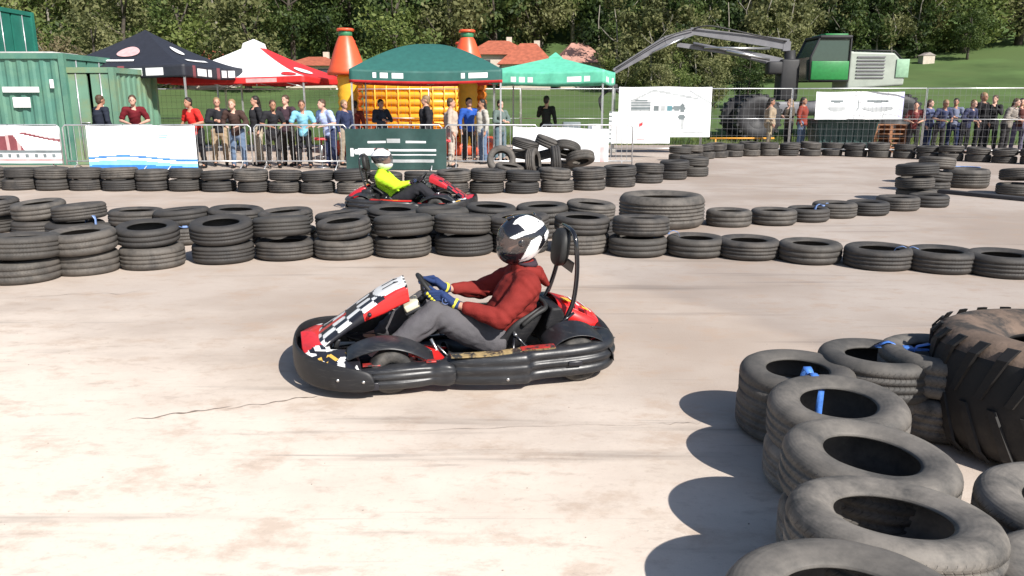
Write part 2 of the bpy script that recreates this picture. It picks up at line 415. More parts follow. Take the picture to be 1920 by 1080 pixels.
TY = [tyre_mesh('tyre', 0.305, 0.195, 0.172, T_d), tyre_mesh('tyre', 0.315, 0.205, 0.175, T_g, grooves=2), tyre_mesh('tyre', 0.30, 0.185, 0.18, T_d, grooves=2), tyre_mesh('tyre', 0.312, 0.21, 0.165, T_g, grooves=3), tyre_mesh('tyre', 0.32, 0.2, 0.18, T_d, grooves=3)]
TW = [0.195, 0.205, 0.185, 0.21, 0.2]
TN = [tyre_mesh('tyre', 0.290, 0.215, 0.155, T_n, 112, 3), tyre_mesh('tyre', 0.296, 0.21, 0.160, T_n, 112, 3), tyre_mesh('tyre', 0.280, 0.205, 0.150, T_n, 112, 2)]
TNW = [0.215, 0.21, 0.205]
TL = tyre_mesh('tyre', 0.31, 0.2, 0.2, T_d, 40, 2)
ORD = ['first', 'second', 'third', 'fourth', 'fifth', 'sixth', 'seventh', 'eighth', 'ninth', 'tenth', 'eleventh', 'twelfth', 'thirteenth', 'fourteenth', 'fifteenth', 'sixteenth', 'seventeenth', 'eighteenth', 'nineteenth', 'twentieth', 'twenty-first', 'twenty-second', 'twenty-third', 'twenty-fourth', 'twenty-fifth', 'twenty-sixth']
tr = random.Random(3)
def tyre_at(p, z, me, label, group, tilt=(0, 0), rz=None, name='tyre'):
    o = link(name, me, None, (p[0], p[1], z), (tilt[0], tilt[1], tr.uniform(0, 6.28) if rz is None else rz))
    return tag(o, label, 'tyre', group)
def stack(p, n, where, group, meshes=TY, widths=TW, jit=0.03, tiltmax=4):
    z = 0.002; out = []
    for k in range(n):
        i = tr.randrange(len(meshes)); wd = widths[i]
        tl = R(tr.uniform(-tiltmax, tiltmax)) if k else R(tr.uniform(-.4, .4)); tl2 = R(tr.uniform(-tiltmax, tiltmax)) if k else 0
        lift = 0.30 * (abs(math.sin(tl)) + abs(math.sin(tl2))) * 0.8
        z += wd / 2 + lift
        q = (p[0] + tr.uniform(-jit, jit), p[1] + tr.uniform(-jit, jit))
        pos = '' if n == 1 else ('lower ' if k == 0 else 'upper ' if n == 2 else ['lowest ', 'middle ', 'topmost '][min(k, 2)])
        lab = (('single black tyre, ' if n == 1 else pos + 'tyre of the ') + where)
        o_ = tyre_at(q, z, meshes[i], lab, group, (tl, tl2)); sc_ = tr.uniform(.97, 1.06); o_.scale = (sc_, sc_, tr.uniform(.94, 1.06)); out.append(o_)
        z += wd / 2 - 0.004
    return z
def pos(px, py, r=0.31):
    """ground centre of a tyre whose near edge touches the ground at the pixel"""
    g = G(px, py); d = Vector((g.x, g.y, 0)).normalized(); return (g.x + d.x * r, g.y + d.y * r)
# front row
gF = 'tyres of the front barrier row behind the red-shirted driver'
fr_ = [(50, 536), (167, 520), (285, 508), (421, 498), (536, 492), (651, 490), (759, 487), (868, 482), (978, 479), (1087, 479), (1196, 485)]
for i, (x, y) in enumerate(fr_):
    stack(pos(x, y), 2, ORD[i] + ' stack from the left in the front row', gF, tiltmax=5)
for i, (x, y) in enumerate([(1302, 486), (1404, 491), (1517, 499), (1637, 508), (1757, 516), (1877, 524), (1990, 531)]):
    stack(pos(x, y), 1, ORD[i] + ' in the single line right of the front stacks', gF)
# back row of the middle barrier
gM = 'tyres of the second barrier row'
for i, (x, y) in enumerate([(-12, 440), (78, 447), (150, 452)]):
    stack(pos(x, y), 2, ORD[i] + ' stack from the left in the second row', gM)
for i, (x, y) in enumerate([(200, 459)]):
    stack(pos(x, y), 1, 'low gap at the left of the second row', gM)
for i, (x, y) in enumerate([(262, 461), (348, 463), (445, 460), (545, 466), (645, 470), (742, 462), (830, 463), (920, 452), (1015, 449), (1105, 449)]):
    stack(pos(x, y), 2, ORD[i + 3] + ' stack from the left in the second row', gM)
gS = 'single tyres of the line curving away on the right'
for i, (x, y) in enumerate([(1368, 428), (1450, 425), (1514, 419), (1565, 411), (1627, 406), (1683, 397), (1735, 390)]):
    stack(pos(x, y), 1, ORD[i] + ' in the line curving away beside the wide tyre', gS)
# far left barrier
gA = 'tyres of the far barrier row on the left'
fx = [-20, 45, 105, 165, 228, 290, 352, 414, 476, 538, 600, 662, 725, 788, 850, 913, 978, 1042, 1103, 1160, 1215, 1262, 1300]
fy = [356, 357, 358, 358, 359, 359, 360, 361, 362, 363, 364, 365, 366, 366, 365, 364, 364, 362, 358, 352, 345, 338, 332]
for i, (x, y) in enumerate(zip(fx, fy)):
    stack(pos(x, y), 2, ORD[i] + ' stack from the left in the far barrier', gA, tiltmax=3.5)
# far right barrier
gR = 'tyres of the farthest barrier row below the mesh fence'
n_ = 24; pl = [(1275, 303), (1330, 297), (1420, 293), (1560, 293), (1700, 298), (1800, 303), (1990, 312)]
def along(pl, n):
    P_ = [Vector(pos(x, y)).to_3d() for x, y in pl]; Ls = [0]
    for a, b in zip(P_, P_[1:]): Ls.append(Ls[-1] + (b - a).length)
    out = []
    k = 0
    for i in range(n):
        s = Ls[-1] * i / (n - 1)
        while k < len(P_) - 2 and s > Ls[k + 1]: k += 1
        out.append(P_[k].lerp(P_[k + 1], (s - Ls[k]) / (Ls[k + 1] - Ls[k])))
    return out, Ls[-1]
_, tot = along(pl, 10)
n_ = min(26, int(tot / 0.62))
arr, _ = along(pl, n_)
for i, p in enumerate(arr):
    stack(p, 2, ORD[i] + ' stack from the left along the mesh fence', gR)
# right cluster
gC = 'tyres heaped where the far rows meet on the right'
for i, (x, y, n) in enumerate([(1712, 381, 3), (1752, 362, 3), (1722, 345, 2), (1905, 368, 2), (1960, 365, 2)]):
    stack(pos(x, y), n, ORD[i] + ' stack in the crooked cluster at right', gC, tiltmax=7, jit=0.05)
big = tyre_mesh('tyre', 0.42, 0.36, 0.27, T_g, 72, 4)
tyre_at(pos(1808, 354, 0.42), 0.182, big, 'broad upright-walled tyre with blue tape on its rim, right background', None)
# the wide tractor-size tyre in the middle
wide = tyre_mesh('tyre', 0.58, 0.42, 0.36, T_g, 96, 5)
pw = pos(1238, 433, 0.58)
tyre_at(pw, 0.212, wide, 'very wide ribbed truck tyre lying flat behind the front barrier', None)
# jumbled pile at the far barrier
gP = 'tyres thrown on the pile behind the far barrier'
pc = at(1010, 330, 17.2)
def heap(px, py, Y, tilt, lab, rz):
    p = at(px, py, Y)
    tyre_at((p.x, p.y), max(p.z, 0.1), TY[tr.randrange(5)], lab, gP, tilt, rz)
hl = [(940, 300, 17.4, (70, 10), 'tyre leaning at the left end of the pile'), (955, 318, 17.0, (10, 5), 'tyre flat at the foot of the pile on the left'),
      (985, 270, 17.6, (12, 8), 'tyre lying on top of the pile at its left'), (1000, 305, 17.2, (82, 25), 'tyre on edge facing left in the pile'),
      (1042, 300, 16.75, (86, 0), 'greenish tyre standing on edge, its hole facing the track'), (1030, 268, 17.7, (18, -12), 'tyre tilted over the crest of the pile'),
      (1062, 280, 17.6, (28, 14), 'tyre sliding down the right side of the pile'), (1088, 297, 17.5, (20, 16), 'tyre resting at the right foot of the pile'),
      (985, 290, 17.9, (5, -8), 'tyre in the back of the pile under the crest'), (1020, 290, 17.9, (8, 12), 'tyre in the middle of the pile behind the upright one'),
      (1060, 310, 17.9, (0, 3), 'tyre at the bottom rear right of the pile'), (975, 315, 17.9, (0, 3), 'tyre at the bottom rear left of the pile'), (1020, 318, 17.6, (0, 3), 'tyre at the bottom centre of the pile')]
for i, (x, y, Y, (a, b), lab) in enumerate(hl):
    heap(x, y, Y, (R(a), R(b)), 'black ' + lab, 0.4 * i)

# near tyres, right foreground
gN = 'tyres of the near corner stacks at the lower right'
def nstack(px, py, lab, k0, k1, up_tilt=(0, 0), top_h=0.43):
    p = G(px, py, top_h); ex = max(0, top_h - TNW[k0] - TNW[k1])
    a = TN[k0]; b = TN[k1]
    tyre_at((p.x, p.y), TNW[k0] / 2 + 0.002 + ex * .25, a, 'lower tyre, under the ' + lab, gN)
    lift = 0.3 * (abs(math.sin(up_tilt[0])) + abs(math.sin(up_tilt[1]))) * 0.8
    tyre_at((p.x + tr.uniform(-.01, .01), p.y + tr.uniform(-.01, .01)), top_h - TNW[k1] / 2, b, lab, gN, up_tilt)
    return p
NA = nstack(1497, 682, 'grey corner tyre of the near stacks with a strap', 0, 2, (R(1), R(-1)), .36)
NB = nstack(1575, 744, 'grey tyre next to the corner one, strap across it', 1, 0, (R(3), R(2)), .41)
NC = nstack(1632, 838, 'large dusty tyre in the middle of the near line', 0, 1, (R(4), R(1)), .46)
ND = nstack(1680, 955, 'palest scuffed tyre in front of the middle one', 2, 1, (R(5), R(4)), .50)
NE_ = nstack(1600, 1112, 'nearest tyre cut off by the bottom edge', 1, 1, (R(3), R(1)), .52)
NF = nstack(1645, 657, 'tyre behind the corner one beside the huge machine tyre', 2, 1, (0, R(-2)), .39)
NG = nstack(1765, 650, 'tyre half hidden behind the huge machine tyre', 0, 2)
NH = nstack(2030, 932, 'tyre cut off at the right edge below the huge machine tyre', 1, 1)
NI = nstack(2085, 1085, 'tyre cut off at the lower right corner', 0, 0)
# big tractor tyre with lugs, lying flat on another
M_bigt = tyre_mat('tractor_rubber', (0.014, 0.013, 0.013), (0.055, 0.045, 0.036), 0.52, 0.75, 3)
def tractor_tyre(name, Rr, wd, rb):
    me0 = tyre_mesh(name, Rr - 0.03, wd, rb, M_bigt, 96, 0)
    mb = MB(); mb.v = [v.co.copy() for v in me0.vertices]; mb.f = [list(p.vertices) for p in me0.polygons]; mb.m = [0] * len(mb.f); mb.sm = [True] * len(mb.f)
    n = 26
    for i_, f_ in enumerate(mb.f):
        if sum(mb.v[q].z for q in f_) / 4 > wd * .36: mb.m[i_] = 1  # upper faces take the browner, paler material; the rest stays near black
    for k in range(n):
        for sgn in (1, -1):
            a0 = 2 * math.pi * (k + (0.5 if sgn > 0 else 0)) / n
            prev = None; rings = []
            for t in range(6):
                f_ = t / 5; z = sgn * wd * (0.03 + 0.45 * f_); a = a0 + 0.2 * f_
                rr = Rr - 0.035 - (0.04 if t == 5 else 0)
                ca, sa = math.cos(a), math.sin(a); er = Vector((ca, sa, 0)); ea = Vector((-sa, ca, 0))
                c = er * rr + Vector((0, 0, z)); hw = 0.022 + 0.008 * f_; hh = 0.012
                rings.append([c - ea * hw, c - ea * hw * 0.8 + er * hh, c + ea * hw * 0.8 + er * hh, c + ea * hw])
            mb.loft(rings, smooth=False)
    me = mb.mesh(name, [M_bigt, mat('brown_sidewall', (.15, .105, .078), .85, var=.3, scale=6, col2=(.04, .034, .03), mix_scale=5, mixlo=.46, mixhi=.6, bump=.5, bscale=25)])
    return me
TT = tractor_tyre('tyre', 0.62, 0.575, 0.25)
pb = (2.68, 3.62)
tyre_at(pb, 0.297, TT, 'huge dark brown-topped machine tyre standing taller than the others at the right edge', None, (R(1.5), R(-1)))

# blue straps
M_strap = mat('blue_strap', (0.07, 0.20, 0.60), 0.35, var=0.25, scale=30, bump=0.2, bscale=80)
M_strap2 = mat('pale_blue_strap', (0.16, 0.25, 0.48), 0.45, var=0.3, scale=20)
def strap(c1, c2, ztop, lab, m=M_strap, wd=0.034, R0=0.31, rb=0.195, off=0.0):
    c1 = Vector((c1[0], c1[1], 0)); c2 = Vector((c2[0], c2[1], 0)); d = (c2 - c1).normalized(); s_ = Vector((-d.y, d.x, 0))
    D = (c2 - c1).length
    base = c1 + s_ * off
    pr = [(rb - 0.03, ztop - 0.16), (rb - 0.022, ztop - 0.05), (rb + 0.0, ztop - 0.01), (rb + 0.05, ztop + 0.010), (R0 - 0.05, ztop + 0.008), (R0 - 0.0, ztop - 0.02)]
    path = pr + [(D / 2, ztop - 0.035)] + [(D - a, z) for a, z in reversed(pr)]
    rings = []
    for i, (a, z) in enumerate(path):
        c = base + d * a + Vector((0, 0, z)); wv = wd * (0.5 + 0.12 * math.sin(i * 2.1)); sk = s_ * 0.01 * math.sin(i * 1.3)
        rings.append([c - s_ * wv + sk, c + s_ * wv + sk, c + s_ * wv + sk + Vector((0, 0, .004)), c - s_ * wv + sk + Vector((0, 0, .004))])
    mb = MB(); mb.loft(rings)
    mb.box(base + d * D / 2 + Vector((0, 0, ztop - 0.02)), (0.05, 0.045, 0.02), math.atan2(d.y, d.x), bev=0.004)
    tag(mb.build('strap', m), lab, 'strap', 'blue straps tying tyres together')
strap(NA, NB, 0.415, 'bright blue strap tying the corner tyre to the next near tyre', off=-0.03)
strap(NF, NG, 0.425, 'bright blue strap near the huge machine tyre', off=0.02)
strap(pos(285, 508), pos(421, 498), 0.40, 'blue strap between third and fourth front stacks from left', M_strap2)
strap(pos(1196, 485), pos(1302, 486), 0.25, 'pale blue strap where the front stacks become a single line', M_strap2)
strap(pos(150, 452), pos(200, 459), 0.30, 'pale blue strap at the low gap in the second row', M_strap2)
strap(pos(1514, 419), pos(1565, 411), 0.205, 'blue strap on the line curving away on the right', M_strap2)
strap(pos(1637, 508), pos(1757, 516), 0.205, 'faint blue strap in the single front line at right', M_strap2)
mb = MB(); q = pos(1808, 354, 0.42)
mb.tube([(q[0] + 0.36 * math.cos(a), q[1] + 0.36 * math.sin(a), 0.372) for a in [R(20 + 12 * k) for k in range(9)]], 0.012, 6)
tag(mb.build('strap', M_strap2), 'strip of blue tape lying on the broad tyre at right', 'strap', 'blue straps tying tyres together')
# low dark strip at right, built as a flat raised box
M_dk = mat('dark_strip', (0.035, 0.035, 0.04), 0.8)
mb = MB(); a, b = G(1762, 362), G(1930, 378)
mb.box(((a.x + b.x) / 2, (a.y + b.y) / 2, 0.035), ((b - a).length, 0.16, 0.07), math.atan2(b.y - a.y, b.x - a.x), bev=0.01)
tag(mb.build('ground_strip', M_dk), 'low dark strip lying on the ground below the broad tyre', 'ground_strip')
# ---------------- kart ----------------
M_plas = mat('black_plastic', (0.018, 0.019, 0.022), 0.38, scratch=(.085, .083, .08), var=0.25, scale=6, bump=0.12, bscale=22, col2=(0.045, 0.045, 0.047), mix_scale=5, mixlo=0.5, mixhi=0.8)
M_plas2 = mat('matt_black_plastic', (0.016, 0.016, 0.018), 0.5, scratch=(.075, .07, .065), var=0.2, scale=8, spec=.35, col2=(0.04, 0.038, 0.036), mix_scale=9, mixlo=0.55, mixhi=0.8)
M_red = mat('red_fairing', (0.60, 0.022, 0.022), 0.3, var=0.08, coat=0.3, col2=(0.36, 0.03, 0.03), mix_scale=14, mixlo=.56, mixhi=.72)
M_white = mat('white_decal', (0.78, 0.78, 0.77), 0.35, var=0.05, scale=20, col2=(0.40, 0.38, 0.36), mix_scale=16, mixlo=.58, mixhi=.75)
M_blk = mat('black_decal', (0.018, 0.018, 0.024), 0.32, var=0.1)
M_gold = mat('gold_decal', (0.68, 0.42, 0.08), 0.35, var=0.08)
M_steel = mat('bare_steel', (0.55, 0.55, 0.55), 0.3, 0.9, var=0.15)
M_dsteel = mat('dark_steel', (0.06, 0.06, 0.065), 0.4, 0.7, var=0.2)
M_bpaint = mat('black_gloss_tube', (0.012, 0.012, 0.015), 0.2, var=0.1, coat=0.5)
M_slick = mat('slick_rubber', (0.03, 0.029, 0.028), 0.75, var=0.2, scale=12, col2=(0.085, 0.078, 0.07), mix_scale=8)
M_cream = mat('cream_bracket', (0.72, 0.66, 0.5), 0.5)
M_worn = mat('worn_sticker', (0.34, 0.25, 0.12), 0.4, var=0.3, scale=25, col2=(0.03, 0.03, 0.03), mix_scale=14, mixlo=0.46, mixhi=0.54)
M_redworn = mat('scuffed_red', (0.38, 0.03, 0.025), 0.4, var=0.3, scale=20, col2=(0.03, 0.03, 0.03), mix_scale=12, mixlo=0.5, mixhi=0.6)
M_blkrub = mat('black_rubber', (0.02, 0.02, 0.02), 0.6)
M_neon = mat('neon_yellow', (0.50, 0.85, 0.02), 0.6, var=0.05)
M_yel = mat('yellow_decal', (0.85, 0.45, 0.03), 0.4)

def sweep(path, sec_fn, name, m, parent, mirror=False, cap=True, sub=1, smooth=True):
    """path: list of (x, y, zb, zt, k); outward normal in plan; sec_fn(k) -> [(out, f)]"""
    n = len(path); rings = []
    for i, (x, y, zb, zt, k) in enumerate(path):
        a = path[max(i - 1, 0)]; b = path[min(i + 1, n - 1)]
        t = Vector((b[0] - a[0], b[1] - a[1], 0)).normalized(); nn = Vector((t.y, -t.x, 0))
        if nn.dot(Vector((x + 0.05, y, 0))) < 0: nn = -nn
        rings.append([Vector((x, y * 1.0, 0)) + nn * o_ + Vector((0, 0, zb + (zt - zb) * f)) for o_, f in sec_fn(k)])
    if mirror: rings = [[Vector((v.x, -v.y, v.z)) for v in rg] for rg in rings]
    mb = MB(); mb.loft(rings, closed=True, cap=cap, smooth=smooth)
    o = mb.build(name, m, parent)
    if sub: submod(o, sub)
    return o
def smooth_path(pts, k=4):
    out = []
    n = len(pts)
    for i in range(n - 1):
        p0 = pts[max(i - 1, 0)]; p1 = pts[i]; p2 = pts[i + 1]; p3 = pts[min(i + 2, n - 1)]
        for j in range(k):
            t = j / k
            out.append(tuple(0.5 * ((2 * b) + (-a + c) * t + (2 * a - 5 * b + 4 * c - d) * t * t + (-a + 3 * b - 3 * c + d) * t ** 3) for a, b, c, d in zip(p0, p1, p2, p3)))
    out.append(tuple(pts[-1])); return out

def build_kart(label, loc, rz, style):
    K = thing('go_kart', label, 'go-kart', loc, rz)
    red = style['red']
    # --- side pods
    def pod_sec(k):
        g = 0.010 * k
        return [(-.07, .02), (-.015, 0), (0, .05), (.004, .26), (-g, .30), (-g, .38), (.007, .43), (.009, .58), (-g, .63), (-g, .70), (.003, .75), (-.004, .90), (-.02, .985), (-.045, 1.0), (-.11, 1.0), (-.125, .93), (-.125, .2)]
    pod = smooth_path([(.22, .50, .045, .20, 0), (.12, .565, .045, .215, .1), (0, .60, .045, .222, .25), (-.15, .628, .045, .228, .2), (-.25, .634, .045, .232, .1), (-.285, .628, .045, .232, .1), (-.32, .600, .05, .233, .8), (-.42, .594, .055, .235, 1.0), (-.56, .597, .06, .242, 1.0), (-.71, .58, .065, .25, .9), (-.81, .53, .075, .254, 1.1), (-.875, .42, .08, .256, 1.0), (-.90, .25, .08, .256, .8)], 3)
    for mir in (False, True):
        o = sweep(pod, pod_sec, 'side_pod', M_plas, K, mir)
        s_ = -1 if mir else 1
        mb = MB(); mb.box((-.57, .606 * s_, .148), (.085, .02, .028), bev=.006, rz=0)
        mb.build('vent_slot', M_blk, o)
        mb = MB(); mb.lathe([(.001, .004), (.010, .004), (.010, -.004), (.001, -.004)], 14, Matrix.Rotation(R(90), 3, 'X'), axis_c=(-.16, .63 * s_, .085)); mb.lathe([(.004, .006), (.004, .012), (.0005, .012)], 10, Matrix.Rotation(R(90), 3, 'X'), axis_c=(-.16, .635 * s_, .085))
        mb.build('bolt', M_steel, o)
        # sticker strip on the deck of the pod
        st = []
        for t in range(13):
            x = .16 - .62 * t / 12; y0 = .545 + .03 * math.sin(math.pi * min(1, t / 9)); z = .222 + .014 * t / 12 + .006
            st.append([Vector((x, (y0 - .03) * s_, z + .004)), Vector((x, (y0 + .024) * s_, z)), Vector((x, (y0 + .024) * s_, z - .012)), Vector((x, (y0 - .03) * s_, z - .008))])
        mb = MB(); mb.loft(st, smooth=False); so = mb.build('deck_strip', [M_worn if not style.get('redpod') else M_red], K)
        mb = MB(); mb.loft([[v + Vector((0, 0, .003)) for v in rg] for rg in st[8:]], smooth=False); mb.build('sticker', M_redworn, so)
    # --- front pods
    def fp_sec(k):
        g = .007 * k
        return [(-.06, .02), (-.01, 0), (.002, .12), (.010, .26), (.013, .36), (.013 - g * 1.4, .40), (.012 - g * 1.4, .48), (.013, .53), (.012, .68), (.008 - g, .73), (.006, .80), (.002, .9), (-.02, .99), (-.06, 1.02), (-.12, .98), (-.13, .3)]
    fp = smooth_path([(.93, .40, .05, .135, .2), (.84, .475, .05, .15, .5), (.72, .53, .045, .165, 1), (.6, .56, .045, .175, 1.2), (.47, .575, .045, .185, 1.2), (.34, .565, .045, .185, 1), (.27, .555, .05, .18, .6), (.225, .57, .045, .19, .2), (.17, .578, .045, .187, .1), (.135, .565, .055, .175, 0)], 3)
    for mir in (False, True):
        o = sweep(fp, fp_sec, 'front_pod', M_plas, K, mir)
        s_ = -1 if mir else 1
        mb = MB(); mb.box((.60, .583 * s_, .085), (.05, .02, .045), bev=.004); mb.build('vent_slot', M_blk, o)
        for a, b in ((.66, .56), (.30, .24)):
            mb = MB(); mb.box(((a + b) / 2, (.50) * s_, .186), (a - b, .05, .008), bev=.003); mb.build('red_patch', M_redworn, o)
    # --- front bumper band
    def fb_sec(k):
        return [(0, 0), (.012, .1), (.018, .4), (.016, .75), (.006, .96), (-.004, 1.0), (-.012, .96), (-.01, .5), (-.012, .04)]
    half = [(.60, .602, .08, .135, 0), (.615, .60, .065, .165, 0), (.65, .597, .058, .185, 0), (.72, .582, .055, .20, 0), (.82, .54, .055, .215, 0), (.92, .46, .055, .232, 0), (.995, .35, .06, .245, 0), (1.04, .2, .065, .252, 0), (1.055, 0, .07, .255, 0)]
    full = half + [(a, -b, c, d, e) for a, b, c, d, e in reversed(half[:-1])]
    o = sweep(smooth_path(full, 3), fb_sec, 'front_bumper', M_plas2, K)
    for s_ in (1, -1):
        for (x, y, z) in ((.66, .612, .125), (.80, .568, .13)):
            mb = MB(); mb.lathe([(.001, -.006), (.009, -.006), (.009, .005), (.0005, .006)], 12, Matrix.Rotation(R(-90) * s_, 3, 'X'), axis_c=(x, y * s_, z)); mb.build('bolt', M_steel, o)
    # --- nose fairing: decal classified per face
    def top(u):  # centre line x,z, half width, side depth
        P = [(0, .385, .572, .155, .090), (.12, .45, .550, .16, .092), (.28, .545, .50, .168, .085), (.45, .65, .43, .175, .05), (.62, .755, .355, .19, .028), (.8, .86, .285, .215, .02), (.92, .93, .235, .26, .02), (1.0, .985, .195, .32, .012)]
        for a, b in zip(P, P[1:]):
            if u <= b[0]: f = (u - a[0]) / (b[0] - a[0]); f = f; return [a[i] + (b[i] - a[i]) * f for i in range(1, 5)]
        return list(P[-1][1:])
    NU, NV = 84, 60; vs = []; fs = []; idx = []
    def prof(u, v):  # v in -1..1 ; |v|<.72 top, beyond = side wall
        x, z, hw, dp = top(u)
        s = 1 if v > 0 else -1; a = abs(v)
        if a < .72:
            q = a / .72; return Vector((x - .012 * q * q, s * hw * q, z - .022 * q ** 4 - .03 * q * q * (u > .5) * (u - .5)))
        q = (a - .72) / .28; return Vector((x - .02 - .01 * q, s * (hw + .004 * math.sin(q * 3.1)), z - .022 - dp * q))
    for i in range(NU + 1):
        for j in range(NV + 1): vs.append(prof(i / NU, -1 + 2 * j / NV))
    for i in range(NU):
        for j in range(NV):
            a = i * (NV + 1) + j; fs.append((a, a + NV + 1, a + NV + 2, a + 1))
            u = (i + .5) / NU; v = -1 + 2 * (j + .5) / NV; av = abs(v); c = 0
            if av > .72: c = 0 if u < .47 else 2
            else:
                # white number plate with a rounded lower end
                if (u < .2 and av < .66) or (u >= .2 and ((u - .2) / .12) ** 2 + (av / .66) ** 2 < 1): c = 1
                elif u < .24 and av > .66: c = 0
                elif (u >= .2 and ((u - .2) / .135) ** 2 + (av / .72) ** 2 < 1): c = 2
                elif u > .24 and av > .10:
                    us = u + .07 * av
                    ch = (int(us * 8) + int((av - .1) * 2.8 / .62)) % 2
                    c = 1 if (ch and u < .93) else 2
                elif u > .24: c = 2 if u < .6 else 0
                if u > .94: c = 0
            idx.append(c)
    me = mesh_of('nose_fairing', vs, fs, [red, style.get('c1', M_white), style.get('c2', M_blk)], True, idx)
    nf = link('nose_fairing', me, K); solid(nf, .012, -1)
    # end cap of the fairing (checker strip facing the driver)
    mb = MB(); cx, cz, hw, dp = top(0)
    for j in range(7):
        y0 = -hw + 2 * hw * j / 7; y1 = y0 + 2 * hw / 7
        mb.box(((cx - .012), (y0 + y1) / 2, cz - .022 - dp * .42), (.012, y1 - y0 - .001, dp * 1.02), mi=j % 2)
    mb.build('fairing_end', [M_blk, M_white], K)
    # the number, drawn as strokes lying on the plate
    mb = MB()
    def onplate(u, v, dz=.003): p = prof(u, v); return p + Vector((.6, 0, .8)).normalized() * dz
    def stroke(u0, v0, u1, v1, wd):
        n = 8; a = [onplate(u0 + (u1 - u0) * t / n, v0 + (v1 - v0) * t / n - wd) for t in range(n + 1)]; b = [onplate(u0 + (u1 - u0) * t / n, v0 + (v1 - v0) * t / n + wd) for t in range(n + 1)]
        mb.add(a + b, [(t, t + 1, n + 2 + t, n + 1 + t) for t in range(n)])
    for vc in (.20, -.20):
        stroke(.055, vc, .225, vc, .035)
        mb.add([onplate(.052, vc), onplate(.052, vc + .02), onplate(.10, vc - .15), onplate(.112, vc - .09), onplate(.09, vc - .03)], [(0, 1, 4, 3, 2)])
    mb.build('number', M_blk, nf, recalc=False)
    mb = MB(); mb.tube([(.60, hw + .02, .40), (.60, hw + .055, .40)], .012, 10); mb.build('fastener', M_blk, nf)
    # --- lower wing between bumper and fairing
    NU2, NV2 = 26, 90; vs = []; fs = []; idx = []
    def bx(y):
        y = min(abs(y), .57); q = [(0, 1.03), (.2, 1.015), (.35, .975), (.46, .905), (.54, .80), (.575, .72)]
        for a, b in zip(q, q[1:]):
            if y <= b[0]: return a[1] + (b[1] - a[1]) * (y - a[0]) / (b[0] - a[0])
        return .72
    for i in range(NU2 + 1):
        u = i / NU2
        for j in range(NV2 + 1):
            y = -.54 + 1.08 * j / NV2; ay = abs(y)
            x0 = bx(y) - .012; x1 = max(.66, .88 - .15 * ay) if ay < .3 else .68 - (ay - .3) * .05
            x = x0 + (x1 - x0) * u
            zf = .255 - .22 * ay; zr = .215 + .03 * math.sin(ay * 5) - .12 * ay
            vs.append(Vector((x, y, zf + (zr - zf) * u + .02 * math.sin(math.pi * u))))
    for i in range(NU2):
        for j in range(NV2):
            a = i * (NV2 + 1) + j; fs.append((a, a + NV2 + 1, a + NV2 + 2, a + 1))
            u = (i + .5) / NU2; y = abs(-.54 + 1.08 * (j + .5) / NV2); c = 2
            if y < .27 - .08 * u: c = 0
            elif y < .335 - .06 * u: c = 1 if int(u * 5) % 2 == 0 else 2
            elif y > .40 and u < .9: c = 1 if (int(u * 6 + y * 14) % 3 == 0) else 2
            idx.append(c)
    wing = link('nose_wing', mesh_of('nose_wing', vs, fs, [red, M_white, M_blk], True, idx), K); solid(wing, .008, -1)
    # gold strokes on the wing (the marks visible in the picture, as strokes)
    mb = MB()
    def wz(x, y): 
        ay = abs(y); x0 = bx(y) - .012; x1 = max(.66, .88 - .15 * ay) if ay < .3 else .68 - (ay - .3) * .05; u = (x - x0) / (x1 - x0)
        zf = .255 - .22 * ay; zr = .215 + .03 * math.sin(ay * 5) - .12 * ay
        return zf + (zr - zf) * u + .02 * math.sin(math.pi * u) + .003
    def gs(x0, y0, x1, y1, wd=.011):
        d = Vector((x1 - x0, y1 - y0, 0)).normalized(); n = Vector((-d.y, d.x, 0)) * wd
        q = [Vector((x0, y0, 0)) + n, Vector((x1, y1, 0)) + n, Vector((x1, y1, 0)) - n, Vector((x0, y0, 0)) - n]
        mb.add([(p.x, p.y, wz(p.x, p.y) + .007) for p in q], [(0, 1, 2, 3)])
    for s_ in (1, -1):
        gs(.90, .36 * s_, .885, .44 * s_); gs(.845, .355 * s_, .865, .43 * s_); gs(.845, .355 * s_, .80, .43 * s_); gs(.745, .345 * s_, .72, .42 * s_); gs(.72, .42 * s_, .70, .405 * s_, .006)
    mb.build('lettering', M_gold, wing, recalc=False)
    # --- frame, floor
    mb = MB()
    for s_ in (1, -1):
        mb.tube(smooth_path([(.93, .16 * s_, .07), (.75, .25 * s_, .07), (.45, .30 * s_, .065), (.1, .36 * s_, .065), (-.3, .36 * s_, .065), (-.85, .33 * s_, .07)], 4), .016, 8)
        mb.tube([(.55, .30 * s_, .075), (.5, .42 * s_, .12)], .014, 8)
        mb.tube([(.1, .36 * s_, .065), (.1, .56 * s_, .08)], .012, 8); mb.tube([(-.3, .36 * s_, .065), (-.3, .58 * s_, .08)], .012, 8)
    for x in (.93, .3, -.2, -.85): mb.tube([(x, -.34 if x < .9 else -.16, .066), (x, .34 if x < .9 else .16, .066)], .014, 8)
    mb.tube([(-.62, -.5, .14), (-.62, .5, .14)], .018, 10)
    mb.build('frame', M_bpaint, K)
    mb = MB(); poly = [(.93, .15), (.93, -.15), (.7, -.27), (.1, -.36), (-.15, -.36), (-.15, .36), (.1, .36), (.7, .27)]
    mb.prism(poly, (Vector((0, 0, .045)), Vector((1, 0, 0)), Vector((0, 1, 0)), Vector((0, 0, 1))), .008); mb.build('floor_pan', M_dsteel, K)
